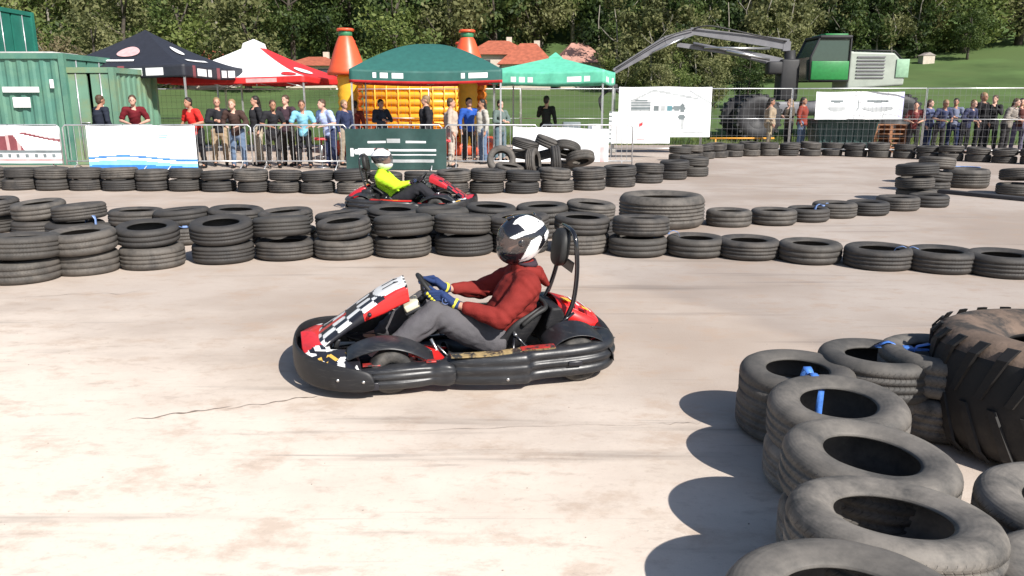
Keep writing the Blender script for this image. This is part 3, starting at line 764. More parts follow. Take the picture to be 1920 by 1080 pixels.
    # --- wheels
    def wheel(x, y, r, wd, steer=0):
        ax = Matrix.Rotation(R(90), 3, 'X'); Mz = Matrix.Rotation(R(steer), 3, 'Z'); M_ = Mz @ ax
        mb = MB(); h = wd / 2
        mb.lathe([(r * .5, -h * .8), (r * .62, -h * .98), (r * .85, -h), (r * .96, -h * .86), (r, -h * .6), (r * 1.004, 0), (r, h * .6), (r * .96, h * .86), (r * .85, h), (r * .62, h * .98), (r * .5, h * .8)], 48, M_)
        wo = bpy.data.objects.new('wheel', mb.mesh('wheel', M_slick)); COL.objects.link(wo); wo.parent = K; wo.location = (x, y, r)
        mb = MB(); mb.lathe([(r * .52, -h * .8), (r * .5, -h * .7), (r * .42, -h * .5), (r * .18, -h * .45), (r * .16, -h * .7), (r * .05, -h * .7), (r * .05, h * .7), (r * .16, h * .7), (r * .18, h * .45), (r * .42, h * .5), (r * .5, h * .7), (r * .52, h * .8)], 32, M_)
        mb.build('rim', M_steel, wo)
    for s_ in (1, -1):
        wheel(.50, .455 * s_, .128, .12, 6); wheel(-.62, .45 * s_, .138, .17)
    # --- fenders
    for s_ in (1, -1):
        rings = []
        for t in range(15):
            f = t / 14; x = .745 - .50 * f
            zc = .215 + .10 * math.sin(math.pi * min(1, f * 1.02)) ** .8 - .045 * f
            y0 = .30 + .04 * math.sin(math.pi * f); y1 = .515 - .06 * (1 - math.sin(math.pi * min(1, max(0, f)))) ** 2
            rings.append([Vector((x, (y0 + (y1 - y0) * q) * s_, zc + .03 * (1 - q) - .022 * (2 * q - 1) ** 4)) for q in [k / 8 for k in range(9)]])
        mb = MB(); mb.loft(rings, closed=False, cap=False); o = mb.build('front_fender', M_plas, K); solid(o, .006, 1); submod(o, 1)
        rings = []
        for t in range(17):
            a = R(178 - 150 * t / 16); rr = .185
            x = -.62 - rr * 1.15 * math.cos(math.pi - a) ; z = .115 + rr * math.sin(a) * 1.0
            rings.append([Vector((x, (.30 + .24 * q) * s_, z + .022 * (1 - q) - .02 * max(0, q - .75) * 4 * .5)) for q in [k / 6 for k in range(7)]])
        mb = MB(); mb.loft(rings, closed=False, cap=False); o = mb.build('rear_fender', M_plas, K); solid(o, .006, 1); submod(o, 1)
    # --- rear bumper
    def rb_sec(k): return [(-.05, 0), (0, .02), (.012, .3), (.0, .38), (.0, .5), (.012, .6), (.008, .95), (-.015, 1.0), (-.06, 1.0), (-.07, .5)]
    rbp = smooth_path([(-.89, .29, .075, .25, 0), (-.905, .15, .075, .255, 0), (-.91, 0, .075, .255, 0), (-.905, -.15, .075, .255, 0), (-.89, -.29, .075, .25, 0)], 3)
    sweep(rbp, rb_sec, 'rear_bumper', M_plas2, K)
    # --- seat
    SS = [(.115, .115, .155, .015), (.06, .085, .17, .03), (-.03, .07, .185, .04), (-.13, .072, .195, .06), (-.25, .09, .20, .10), (-.36, .14, .20, .135), (-.43, .22, .195, .12), (-.475, .29, .185, .08), (-.50, .34, .17, .04), (-.515, .365, .15, .01)]
    rings = []
    for i, (x, z, hw, wl) in enumerate(SS):
        a = SS[max(0, i - 1)]; b = SS[min(len(SS) - 1, i + 1)]; t = Vector((b[0] - a[0], 0, b[1] - a[1])).normalized(); up = Vector((-t.z, 0, t.x)); up = up if up.z > 0 or up.x > 0 else -up
        if up.x < 0 and up.z < .5: up = -up
        rg = []
        for k in range(17):
            q = -1 + 2 * k / 16; aq = abs(q)
            if aq > .62: f = (aq - .62) / .38; y = hw * (.93 + .07 * f); h = .03 + wl * f
            else: f = aq / .62; y = hw * .93 * f ** .95; h = .03 * f ** 4
            rg.append(Vector((x, 0, z)) + up * h + Vector((0, y * (1 if q > 0 else -1), 0)))
        rings.append(rg)
    rings = [list(r_) for r_ in zip(*[smooth_path([tuple(v) for v in col_], 3) for col_ in zip(*rings)])]
    rings = [[Vector(v) for v in rg] for rg in rings]
    mb = MB(); mb.loft(rings, closed=False, cap=False); st = mb.build('seat', M_plas2, K); solid(st, .010, 0)
    mb = MB()   # rolled pad on the seat's upper rim
    mb.tube(smooth_path([(-.34, .207, .28), (-.38, .208, .315), (-.44, .195, .352), (-.50, .16, .375), (-.52, 0, .378), (-.50, -.16, .375), (-.44, -.195, .352), (-.38, -.208, .315), (-.34, -.207, .28)], 3), .016, 8)
    mb.build('rim_pad', M_blkrub, st)
    for s_ in (1, -1):
        mb = MB(); mb.tube(smooth_path([(-.285, .235 * s_, .235), (-.31, .26 * s_, .205), (-.36, .28 * s_, .15), (-.43, .31 * s_, .10), (-.5, .33 * s_, .075)], 3), .011, 8)
        mb.tube([(-.285, .235 * s_, .235), (-.27, .26 * s_, .15), (-.27, .33 * s_, .07)], .010, 8)
        o = mb.build('seat_strut', M_bpaint, K)
        mb = MB(); mb.tube([(-.285, .20 * s_, .236), (-.285, .262 * s_, .236)], .011, 10); mb.build('bolt', M_steel, o)
    # --- roll hoop with head pad
    ph = [(-.60, .185, .20), (-.63, .185, .30), (-.675, .19, .42), (-.695, .19, .60), (-.69, .185, .76), (-.685, .16, .825), (-.68, .11, .855), (-.68, 0, .86)]
    full = ph + [(a, -b, c) for a, b, c in reversed(ph[:-1])]
    # far leg rakes forward as in the picture
    full = [(x + (0.0 if y > 0 else .10 * max(0, (.72 - z) / .5)), y, z) for x, y, z in full]
    mb = MB(); mb.tube(smooth_path(full, 4), .0155, 12)
    mb.tube([(-.68, .19, .34), (-.55, .20, .25)], .01, 8); mb.tube([(-.68, -.19, .34), (-.55, -.20, .25)], .01, 8)
    hoop = mb.build('roll_hoop', M_bpaint, K)
    mb = MB()
    rings = []
    for x, sc in ((-.668, .90), (-.655, .99), (-.63, 1.0), (-.613, .97), (-.606, .88)):
        rings.append([Vector((x - .06 * 0 - .03 * math.sin(a) * .6, .125 * sc * abs(math.cos(a)) ** .7 * (1 if math.cos(a) > 0 else -1), .735 + .12 * sc * abs(math.sin(a)) ** .8 * (1 if math.sin(a) > 0 else -1))) for a in [2 * math.pi * k / 32 for k in range(32)]])
    mb.loft(rings); mb.build('head_pad', M_blkrub, hoop)
    mb = MB(); mb.prism([(-.17, .66), (.17, .66), (.12, .585), (-.12, .585)], (Vector((-.684, 0, 0)), Vector((0, 1, 0)), Vector((0, 0, 1)), Vector((1, 0, 0))), .006); mb.build('pad_bracket', M_dsteel, hoop)
    mb = MB(); mb.box((-.70, .172, .635), (.012, .012, .045), bev=.002); mb.build('yellow_mark', M_yel, hoop)
    # --- engine, tank, covers
    mb = MB(); mb.box((-.55, -.28, .20), (.26, .2, .20), bev=.03); mb.box((-.56, -.28, .32), (.16, .14, .08), bev=.02)
    for k in range(6): mb.box((-.43 + .012 * k - .03, -.28, .20), (.004, .23, .17))
    mb.tube([(-.5, -.2, .2), (-.6, -.05, .16), (-.8, .0, .14), (-.86, .12, .15)], .025, 10)
    mb.build('engine', M_dsteel, K)
    mb = MB()
    mb.loft([[Vector((-.505, y, .10)), Vector((-.50, y, .26)), Vector((-.535, y, .375)), Vector((-.60, y, .375)), Vector((-.66, y, .25)), Vector((-.66, y, .10))] for y in (-.15, -.05, .08, .18)], smooth=False)
    o = mb.build('airbox', M_plas2, K); bevmod(o, .015, 3)
    rc = [(-.56, .40, .02), (-.60, .405, .15), (-.70, .375, .16), (-.80, .325, .165), (-.865, .285, .16), (-.905, .22, .15), (-.91, .165, .14)]
    rings = []
    for x, z, hw in rc[1:]:
        rings.append([Vector((x, (-1 + 2 * k / 12) * hw * 1.02 - .05, z - .035 * abs(-1 + 2 * k / 12) ** 3)) for k in range(13)])
    mb = MB(); mb.loft(rings, closed=False, cap=False)
    sidew = []
    for s_ in (-1, 1):
        mb.loft([[Vector((x, s_ * hw * 1.02 - .05, z - .035)), Vector((x + .0, s_ * hw * 1.04 - .05, max(.16, z - .15)))] for x, z, hw in rc[1:]], closed=False, cap=False)
    cov = mb.build('rear_cover', red, K); solid(cov, .008, 0)
    mb = MB(); mb.box((-.66, .06, .398), (.055, .075, .004), M=Matrix.Rotation(R(-17), 3, 'Y')); mb.box((-.77, .12, .349), (.05, .05, .004), M=Matrix.Rotation(R(-26), 3, 'Y'))
    mb.build('yellow_sticker', M_yel, cov)
    mb = MB(); mb.box((-.72, .03, .376), (.02, .22, .003), M=Matrix.Rotation(R(-22), 3, 'Y')); mb.box((-.80, .0, .333), (.012, .3, .003), M=Matrix.Rotation(R(-30), 3, 'Y')); mb.build('white_sticker', M_white, cov)
    mb = MB(); mb.tube([(-.66, .30, .285), (-.80, .29, .265), (-.87, .27, .24)], .009, 8); mb.tube([(-.87, .27, .24), (-.87, .27, .15)], .009, 8); mb.build('cover_stay', M_bpaint, K)
    mb = MB(); mb.tube([(-.83, .43, .225), (-.83, .46, .225)], .022, 12); mb.tube([(-.83, .45, .225), (-.88, .40, .225)], .006, 8); mb.build('tow_eye', M_steel, K)
    # dark leg-side tank behind the driver's legs and the red inner panel
    mb = MB(); prx = [(.38, .08), (.36, .24), (.50, .305), (.68, .30), (.78, .22), (.80, .10)]
    mb.prism(prx, (Vector((0, -.40, 0)), Vector((1, 0, 0)), Vector((0, 0, 1)), Vector((0, 1, 0))), .14); o = mb.build('fuel_tank', M_plas, K); bevmod(o, .018, 3)
    mb = MB(); mb.tube([(.52, -.33, .295), (.52, -.33, .325)], .03, 14); mb.build('cap', M_steel, o)
    mb = MB(); mb.prism([(.12, .075), (.20, .075), (.36, .15), (.33, .22), (.27, .20), (.20, .17)], (Vector((0, .26, 0)), Vector((1, 0, 0)), Vector((0, 0, 1)), Vector((0, 1, 0))), .012); mb.build('inner_panel', red, K); mb = MB(); mb.prism([(.10, .10), (.22, .05), (.36, .05), (.36, .14)], (Vector((0, -.02, 0)), Vector((1, 0, 0)), Vector((0, 0, 1)), Vector((0, 1, 0))), .012); mb.build('inner_panel', red, K)
    mb = MB(); mb.tube([(.24, .24, .24), (.16, .25, .07)], .010, 8); mb.tube([(.20, .22, .19), (.10, .24, .08)], .006, 8, 0); mb.build('side_stay', M_steel, K)
    # --- steering
    wc = Vector((.205, 0, .485)); ax = Vector((-.77, 0, .63)).normalized()
    q = ax.to_track_quat('Z', 'Y').to_matrix()
    mb = MB(); pr = [(.132 + .0135 * math.cos(a), .0135 * math.sin(a)) for a in [2 * math.pi * k / 12 for k in range(12)]]
    mb.lathe(pr, 56, q, closed=True, axis_c=wc); sw = mb.build('steering_wheel', M_blkrub, K)
    mb = MB()
    hubc = wc - ax * .035
    for a in (90, 210, 330):
        e = q @ Vector((math.sin(R(a)), math.cos(R(a)), 0)) * .125
        mb.tube([hubc, hubc + e * .5, wc + e], [.012, .010, .008], 8)
    mb.tube([hubc - ax * .02, hubc + ax * .01], .035, 16); mb.build('spoke', M_dsteel, sw)
    mb = MB(); mb.tube([hubc, (.32, 0, .34), (.50, 0, .14), (.55, 0, .10)], .011, 10); mb.tube([hubc, hubc - ax * .07], .022, 12)
    mb.tube([(.31, 0, .35), (.42, .10, .10)], .009, 8); mb.tube([(.31, 0, .35), (.42, -.10, .10)], .009, 8)
    mb.build('steering_column', M_dsteel, K)
    mb = MB(); mb.box((.335, .0, .405), (.10, .16, .045), M=Matrix.Rotation(R(25), 3, 'Y'), bev=.01); o = mb.build('fairing_mount', M_cream, K)
    mb = MB(); mb.box((.322, .0, .378), (.12, .17, .02), M=Matrix.Rotation(R(25), 3, 'Y'), bev=.006); mb.box((.30, .0, .335), (.13, .14, .045), bev=.01); mb.tube([(.30, .05, .34), (.16, .04, .40), (.2, .0, .43)], .014, 8); mb.build('dash_bracket', M_dsteel, o)
    # --- pedals and front hardware
    for s_ in (1, -1):
        mb = MB(); y = .13 * s_
        mb.tube([(.86, y, .07), (.83, y, .16), (.80, y, .235)], .008, 8); mb.box((.80, y + .02 * s_, .225), (.03, .055, .06), M=Matrix.Rotation(R(-20), 3, 'Y'), bev=.008)
        mb.tube([(.81, y + .03 * s_, .19), (.70, y + .04 * s_, .15), (.60, y + .05 * s_, .12)], .004, 6)
        mb.build('pedal', M_dsteel, K)
        mb = MB(); mb.tube([(.50, .40 * s_, .13), (.47, .05 * s_, .11)], .007, 8); mb.tube([(.74, .22 * s_, .20), (.68, .33 * s_, .16), (.70, .28 * s_, .10)], .006, 8); mb.box((.70, .24 * s_, .14), (.06, .03, .05), bev=.006)
        mb.build('tie_rod', M_steel, K)
    # cables, chain guard and brake disc
    mb = MB()
    mb.tube(smooth_path([(.80, .15, .16), (.62, .20, .13), (.35, .27, .11), (.05, .31, .12), (-.25, .29, .12), (-.48, -.1, .16)], 4), .004, 6)
    mb.tube(smooth_path([(.80, -.14, .18), (.60, -.10, .20), (.40, -.06, .17), (.20, -.20, .12), (-.2, -.30, .13), (-.45, -.28, .22)], 4), .004, 6)
    mb.build('cable', M_blkrub, K)
    mb = MB(); mb.lathe([(.03, -.003), (.085, -.003), (.085, .003), (.03, .003)], 32, Matrix.Rotation(R(90), 3, 'X'), closed=True, axis_c=(-.62, .22, .14)); mb.build('brake_disc', M_steel, K)
    return K

KROT = R(180 + 12)
kart1 = build_kart('red and black go-kart with chequered nose, number 11, cornering on the pale concrete', (-.31, 4.90, 0), KROT, {'red': M_red})
# ---------------- drivers ----------------
def cloth(name, col, **k): return mat(name, col, 0.85, var=k.get('var', 0.1), scale=k.get('scale', 7), bump=k.get('bump', 0.25), bscale=k.get('bscale', 90), spec=0.2)
M_skin = mat('skin', (0.50, 0.27, 0.19), 0.55, var=0.08)
M_hood = cloth('maroon_knit', (0.20, 0.022, 0.018))
M_hoodin = cloth('hood_lining', (0.045, 0.03, 0.04))
M_trous = cloth('grey_trousers', (0.105, 0.10, 0.108))
M_shoe = cloth('black_shoe', (0.02, 0.02, 0.022))
M_glove = cloth('blue_glove', (0.022, 0.042, 0.125))
M_gy = mat('glove_yellow', (0.72, 0.66, 0.06), 0.6)
M_visor = bpy.data.materials.new('smoked_visor'); M_visor.use_nodes = True
_b = M_visor.node_tree.nodes['Principled BSDF']; _b.inputs['Base Color'].default_value = (.10, .09, .09, 1); _b.inputs['Roughness'].default_value = .06; _b.inputs['Alpha'].default_value = .52; _b.inputs['Coat Weight'].default_value = 0.5
M_hw = mat('helmet_white', (0.82, 0.82, 0.82), 0.16, var=0.02, coat=1.0)
M_hb = mat('helmet_black', (0.012, 0.012, 0.016), 0.16, var=0.1, coat=1.0)
def inpoly(x, y, P):
    c = False; j = len(P) - 1
    for i in range(len(P)):
        if (P[i][1] > y) != (P[j][1] > y) and x < (P[j][0] - P[i][0]) * (y - P[i][1]) / (P[j][1] - P[i][1]) + P[i][0]: c = not c
        j = i
    return c
HW = [[(362, 218), (400, 165), (450, 130), (540, 100), (640, 130), (752, 178), (762, 225), (700, 275), (640, 322), (530, 352), (385, 412), (312, 392), (430, 335), (517, 298), (470, 245), (425, 212), (385, 222)],
      [(582, 432), (705, 358), (728, 392), (716, 440), (675, 552), (765, 500), (745, 565), (640, 630), (560, 675), (438, 705), (500, 610), (545, 515)],
      [(762, 352), (808, 276), (850, 335), (842, 402), (772, 430)], [(845, 410), (835, 500), (790, 522), (752, 500), (775, 442)]]
HV = [(150, 250), (235, 262), (262, 340), (312, 395), (385, 414), (540, 380), (582, 420), (560, 480), (500, 545), (420, 585), (330, 575), (195, 552), (120, 540)]
HB2 = [(650, 165), (700, 185), (695, 208)]
def build_driver(label, loc, rz, st):
    VX = st.get('vox', 1)
    """seated driver in kart space; body is one surface, clothes and helmet are its children"""
    D = thing('person', label, 'person', loc, rz)
    # joints
    pel = (-.22, 0, .175); wai = (-.27, 0, .28); che = (-.345, 0, .42); uch = (-.385, 0, .512); nk = (-.395, 0, .575); hd = (-.36, 0, .77)
    SL = [Vector((-.38, .185, .525)), Vector((-.38, -.19, .52))]
    EL = [Vector((-.185, .285, .355)), Vector((-.15, -.27, .41))]
    WR = [Vector((.07, .175, .43)), Vector((.085, -.165, .455))]
    HA = [Vector((.16, .145, .478)), Vector((.17, -.14, .500))]
    HP = [Vector((-.17, .10, .165)), Vector((-.17, -.10, .165))]
    KN = [Vector((.205, .155, .378)), Vector((.23, -.15, .375))]
    AN = [Vector((.50, .22, .165)), Vector((.52, -.20, .17))]
    torso = [(pel, .165, .11), (wai, .155, .115), (che, .175, .125), (uch, .165, .105), ((-.395, 0, .545), .10, .085)]
    body = [torso, [((-.40, 0, .53), .06), ((-.385, 0, .62), .055), ((-.375, 0, .68), .055)],
            ('s', Vector(hd) + Vector((0, 0, .03)), (.095, .075, .105)), ('s', Vector(hd) + Vector((.03, 0, -.03)), (.07, .062, .08)), ('s', Vector(hd) + Vector((.105, 0, .0)), (.018, .014, .024)),
            ('s', Vector(hd) + Vector((-.0, .075, .0)), (.02, .012, .03)), ('s', Vector(hd) + Vector((0, -.075, 0)), (.02, .012, .03))]
    for i in (0, 1):
        body += [[(SL[i], .055), (EL[i], .040)], [(EL[i], .040), (EL[i].lerp(WR[i], .4), .038), (WR[i], .027, .022)], [(WR[i], .026, .020), (WR[i].lerp(HA[i], .7), .032, .018)],
                 [(HP[i], .085), (HP[i].lerp(KN[i], .5), .075), (KN[i], .055)], [(KN[i], .055), (KN[i].lerp(AN[i], .4), .055), (AN[i], .035)], [(AN[i], .035), (AN[i] + Vector((.12, .01 * (1 - 2 * i), -.03)), .035, .025)]]
    link('body', fuse('body', body, .010 * VX, M_skin, 3), D)
    # hoodie: torso and sleeves to the wrist
    top = [[(( -.235, 0, .20), .178, .135), (wai, .175, .138), (che, .195, .142), (uch, .185, .120), ((-.405, 0, .56), .105, .085)], [((-.40, 0, .56), .095, .085), ((-.39, 0, .625), .078, .072)]]
    for i in (0, 1):
        s_ = 1 - 2 * i
        top += [[(Vector((-.385, .08 * s_, .535)), .085), (SL[i], .088)], [(SL[i], .088), (SL[i].lerp(EL[i], .5), .074), (EL[i], .066)],
                [(EL[i], .066), (EL[i].lerp(WR[i], .45), .053), (EL[i].lerp(WR[i], .68), .043), (EL[i].lerp(WR[i], .76), .040)]]
    def fold(co):
        d = 0
        for i in (0, 1):
            for J, w_ in ((EL[i], .11), (SL[i], .10)):
                r = (co - J).length
                if r < w_ * 1.6: d += .005 * math.sin(co.dot(Vector((70, 40, -75))) + 8 * noise.noise(co * 7)) * (1 - r / (w_ * 1.6))
        d += .007 * noise.noise(co * 14) + .004 * math.sin(co.z * 120 + 5 * noise.noise(co * 7)) * (1 if co.z < .42 and abs(co.y) < .2 else .25)
        return d
    ho = link('top', fuse('top', top, .009 * VX, st['top'], 4, fold), D)
    # hood hanging on the back of the neck
    if st.get('hood', True):
        hb = [[((-.345, .075, .592), .028), ((-.40, .09, .60), .032), ((-.465, .065, .578), .042), ((-.485, 0, .575), .046), ((-.465, -.065, .578), .042), ((-.40, -.09, .58), .032), ((-.345, -.075, .592), .028)],
              [((-.44, .0, .58), .095, .045), ((-.505, 0, .545), .085, .040), ((-.545, 0, .495), .045, .022)]]
        link('hood', fuse('hood', hb, .008 * VX, st['top'], 3), ho)
        mb = MB(); rg = []
        for k in range(20):
            a = R(30 + 300 * k / 19); c = Vector((-.405 + .066 * math.cos(a), .078 * math.sin(a), .640 + .012 * math.cos(a)))
            e = Vector((math.cos(a), math.sin(a), 0)); rg.append([c + e * .016, c + Vector((0, 0, .016 - .022 * math.cos(a))), c - e * .012, c - Vector((0, 0, .02))])
        mb.loft(rg); mb.build('hood_lining', M_hoodin, ho)
    # trousers
    tr_ = [[((-.27, 0, .22), .17, .125), (pel, .175, .125), ((-.12, 0, .165), .16, .10)]]
    for i in (0, 1):
        tr_ += [[(HP[i] + Vector((-.02, 0, 0)), .112), (HP[i].lerp(KN[i], .5), .110), (KN[i], .085)], [(KN[i], .085), (KN[i].lerp(AN[i], .35), .080), (KN[i].lerp(AN[i], .75), .066), (KN[i].lerp(AN[i], .95), .060)]]
    def fold2(co):
        d = .008 * noise.noise(co * 11) + .003 * noise.noise(co * 26)
        for i in (0, 1):
            r = (co - (KN[i] + Vector((.02, 0, -.07)))).length
            if r < .16: d += .012 * math.sin(co.dot(Vector((60, 10, 85))) + 4 * noise.noise(co * 8)) * (1 - r / .16)
            r = (co - HP[i]).length
            if r < .16: d += .009 * math.sin(co.dot(Vector((110, 0, 40)))) * (1 - r / .16)
            r = (co - AN[i]).length
            if r < .16: d += .006 * math.sin(co.dot(Vector((90, 0, -60)))) * (1 - r / .16)
        return d
    to = link('trousers', fuse('trousers', tr_, .009 * VX, st['legs'], 4, fold2), D)
    for i in (0, 1):
        s_ = 1 - 2 * i; a = AN[i]
        sh = [[(a + Vector((-.01, 0, .0)), .042), (a + Vector((.0, 0, -.045)), .046, .04)], [(a + Vector((-.035, 0, -.06)), .038, .032), (a + Vector((.06, .005 * s_, -.045)), .042, .036), (a + Vector((.16, .02 * s_, -.03)), .047, .030), (a + Vector((.21, .025 * s_, -.018)), .036, .02)]]
        so = link('shoe', fuse('shoe', sh, .007 * VX, M_shoe, 2), D)
    # gloves with five fingers closed round the wheel rim
    wc = Vector((.205, 0, .485)); ax = Vector((-.77, 0, .63)).normalized(); upw = Vector((.63, 0, .77)).normalized()
    for i in (0, 1):
        s_ = 1 - 2 * i; W = WR[i]; side = Vector((0, s_, 0))
        rim = wc + side * .130 + upw * (.012 if i == 0 else .03)
        parts = [[(W, .034, .030), (W.lerp(HA[i], .35), .038, .030)], [(W.lerp(HA[i], .3), .044, .028), (HA[i] + ax * .018 + side * .012, .044, .026)]]
        knuck0 = HA[i] + ax * .022 + side * .024
        for f in range(4):
            off = upw * (.030 - .021 * f); L = (.94, 1.0, .96, .8)[f]
            r0 = rim + off
            k0 = knuck0 + off * 1.0; k1 = r0 + side * .034 - ax * .004 * 1; k2 = r0 + side * .022 - ax * .030 * L; k3 = r0 - side * .010 - ax * .032 * L
            parts.append([(k0, .0125), (k1, .0122), (k2, .0112), (k3, .0095)])
        # thumb from the side of the palm over the top of the rim
        tb = W.lerp(HA[i], .45) + upw * .030 - side * .012
        parts.append([(tb, .016), (tb.lerp(rim, .5) + upw * .024 - side * .012, .014), (rim + upw * .040 - side * .020 + ax * .012, .0115), (rim + upw * .046 - side * .018 - ax * .012, .0095)])
        go = link('glove', fuse('glove', parts, .0042 * VX, st['glove'], 2), D)
        mb = MB()
        for f in range(4):
            off = upw * (.030 - .021 * f); r0 = rim + off; k1 = r0 + side * .034; k2 = r0 + side * .022 - ax * .030
            c = (k1 + k2) / 2 + side * .006
            mb.sphere(c, (.016, .009, .010), 10, 6, M=Matrix.Rotation(R(38), 3, 'Y'))
        mb.build('finger_patch', st['gpatch'], go)
        mb = MB(); c = W.lerp(HA[i], .12); mb.tube([c - (HA[i] - W).normalized() * .010, c + (HA[i] - W).normalized() * .006], [.037, .0375], 14); mb.build('cuff_band', st['gpatch'], go)
        mb = MB(); e = (HA[i] - W).normalized(); c = W.lerp(HA[i], .75) + side * .046
        mb.lathe([(.020, 0), (.023, .003), (.026, 0)], 20, Matrix.Rotation(R(90), 3, 'X'), axis_c=c); mb.box(c, (.016, .004, .020), bev=.002)
        mb.build('back_pad', mat('glove_pad', (.06, .10, .24), .5), go)
    # helmet
    hc = Vector((-.388, 0, .795))
    yaw = R(12) ; pit = R(8.5)
    H_ = thing('helmet_tmp', None, None)
    bpy.data.objects.remove(H_)
    NU, NV = 150, 110; vs = []; fs = []; idx = []
    def hp(th_, ph):
        # ph from -90 (bottom) to 90; th_ around, 0 = forward
        cz = math.sin(ph); cr = math.cos(ph)
        x = cr * math.cos(th_); y = cr * math.sin(th_)
        X = x * .168; Y = y * .128; Z = cz * .158
        fwd = max(0, x)
        if Z < 0:
            k = -Z / .158
            X += fwd ** 1.3 * .034 * math.sin(min(1, k * 1.6) * math.pi / 2)   # chin bar reaches forward
            X *= 1 + .04 * k; Y *= (1 + .02 * k)
            if x < 0: X *= 1 - .25 * k * k; Z *= 1 - .40 * (-x) 
            else: Z *= 1 + .20 * fwd * k
        else:
            Z *= 1 + .02 * x
            if x < -.3: X *= 1 + .04 * (1 - abs(cz))
        return Vector((X, Y, Z))
    def place(p):
        tl = R(13)      # head bowed a little forward
        q = Matrix.Rotation(tl, 3, 'Y') @ p
        return hc + q
    def proj(p):       # local direction -> coordinates of the side view of the pattern
        q = p - hc; y = abs(q.y)
        xs = -q.x * math.cos(yaw) + y * math.sin(yaw); dep = y * math.cos(yaw) + q.x * math.sin(yaw)
        ys = q.z * math.cos(pit) - dep * math.sin(pit) * 1.0
        return (515 + (xs - .012) * 2000, 432 - (ys + .012) * 2020)
    for i in range(NV + 1):
        ph = R(-62 + 152 * i / NV)
        for j in range(NU): vs.append(place(hp(2 * math.pi * j / NU, ph)))
    for i in range(NV):
        for j in range(NU):
            a = i * NU + j; b = i * NU + (j + 1) % NU; f = (a, b, b + NU, a + NU)
            c = sum((vs[k] for k in f), Vector()) / 4; X_, Y_ = proj(c); 
            if inpoly(X_, Y_, HV): continue
            cc = 0
            if st.get('pattern', True):
                for P_ in HW:
                    if inpoly(X_, Y_, P_): cc = 1
                if inpoly(X_, Y_, HB2): cc = 0
            else: cc = 1 if (Y_ < 330 or Y_ > 560) else 0
            fs.append(f); idx.append(cc)
    used = sorted({k for f in fs for k in f}); mp = {k: n for n, k in enumerate(used)}
    me = mesh_of('helmet', [vs[k] for k in used], [tuple(mp[k] for k in f) for f in fs], [M_hb, M_hw], True, idx)
    he = link('helmet', me, D); solid(he, .009, -1)
    # visor: same shell, 3 mm proud, over the eye port
    vv = []; vf = []
    for i in range(NV + 1):
        ph = R(-62 + 152 * i / NV)
        for j in range(NU): vv.append(place(hp(2 * math.pi * j / NU, ph) * 1.014))
    for i in range(NV):
        for j in range(NU):
            a = i * NU + j; b = i * NU + (j + 1) % NU; f = (a, b, b + NU, a + NU)
            c = sum((vs[k] for k in f), Vector()) / 4; X_, Y_ = proj(c)
            Vg = [(350 + (x - 350) * 1.05, 480 + (y - 480) * 1.07) for x, y in HV]
            if inpoly(X_, Y_, Vg): vf.append(f)
    used = sorted({k for f in vf for k in f}); mp = {k: n for n, k in enumerate(used)}
    link('visor', mesh_of('visor', [vv[k] for k in used], [tuple(mp[k] for k in f) for f in vf], M_visor), he)
    mb = MB()
    for s_ in (1, -1):
        mb = MB(); mb.lathe([(.0005, .006), (.020, .005), (.024, 0)], 20, Matrix.Rotation(R(-90) * s_, 3, 'X'), axis_c=place(Vector((.035, .121 * s_, .0)))); mb.build('visor_pivot', M_hb, he)
    mb = MB(); mb.box(place(Vector((.05, 0, .155))), (.05, .05, .012), bev=.004, M=Matrix.Rotation(R(15), 3, 'Y')); mb.box(place(Vector((-.12, 0, .12))), (.06, .08, .014), bev=.005, M=Matrix.Rotation(R(-38), 3, 'Y')); mb.build('vent', M_hb, he)
    # script mark low on the side, a few joined strokes
    for s_ in (1, -1):
        mb = MB(); pts_ = []
        for (u_, v_) in [(.082, -.108), (.074, -.101), (.066, -.104), (.064, -.112), (.072, -.117), (.080, -.112), (.070, -.106), (.060, -.110), (.052, -.104), (.044, -.106), (.034, -.101), (.022, -.098), (.010, -.093)]:
            x = u_; z = v_ ; yy = .128 * math.sqrt(max(.05, 1 - (x / .175) ** 2 - (z / .160) ** 2)) * 1.03 + .003
            pts_.append(place(Vector((x, yy * s_, z))))
        mb.tube(pts_, .0016, 5); mb.build('script_mark', mat('grey_mark', (.35, .35, .38), .4), he)
    return D
drv = build_driver('driver in maroon hoodie, grey trousers and black and white helmet steering the number 11 go-kart', (-.31, 4.90, 0), KROT,
                   {'top': M_hood, 'legs': M_trous, 'glove': M_glove, 'gpatch': M_gy})
# second kart, heading right behind the barrier
M_red2 = mat('dark_red_fairing', (0.50, 0.02, 0.03), 0.3, var=0.08, coat=0.4)
k2 = G(757, 405)
K2P = (k2.x, k2.y + .55, 0)
kart2 = build_kart('red go-kart heading right on the far side of the tyre barriers', K2P, R(-4), {'red': M_red2, 'redpod': True, 'c1': M_red2})
M_neonc = cloth('neon_yellow_cloth', (0.48, 0.80, 0.03))
drv2 = build_driver('distant driver in a neon yellow top and white helmet in the far red go-kart', K2P, R(-4),
                    {'top': M_neonc, 'legs': cloth('black_trousers', (.025, .025, .03)), 'glove': M_shoe, 'gpatch': M_hoodin, 'hood': False, 'pattern': False, 'vox': 1.9})
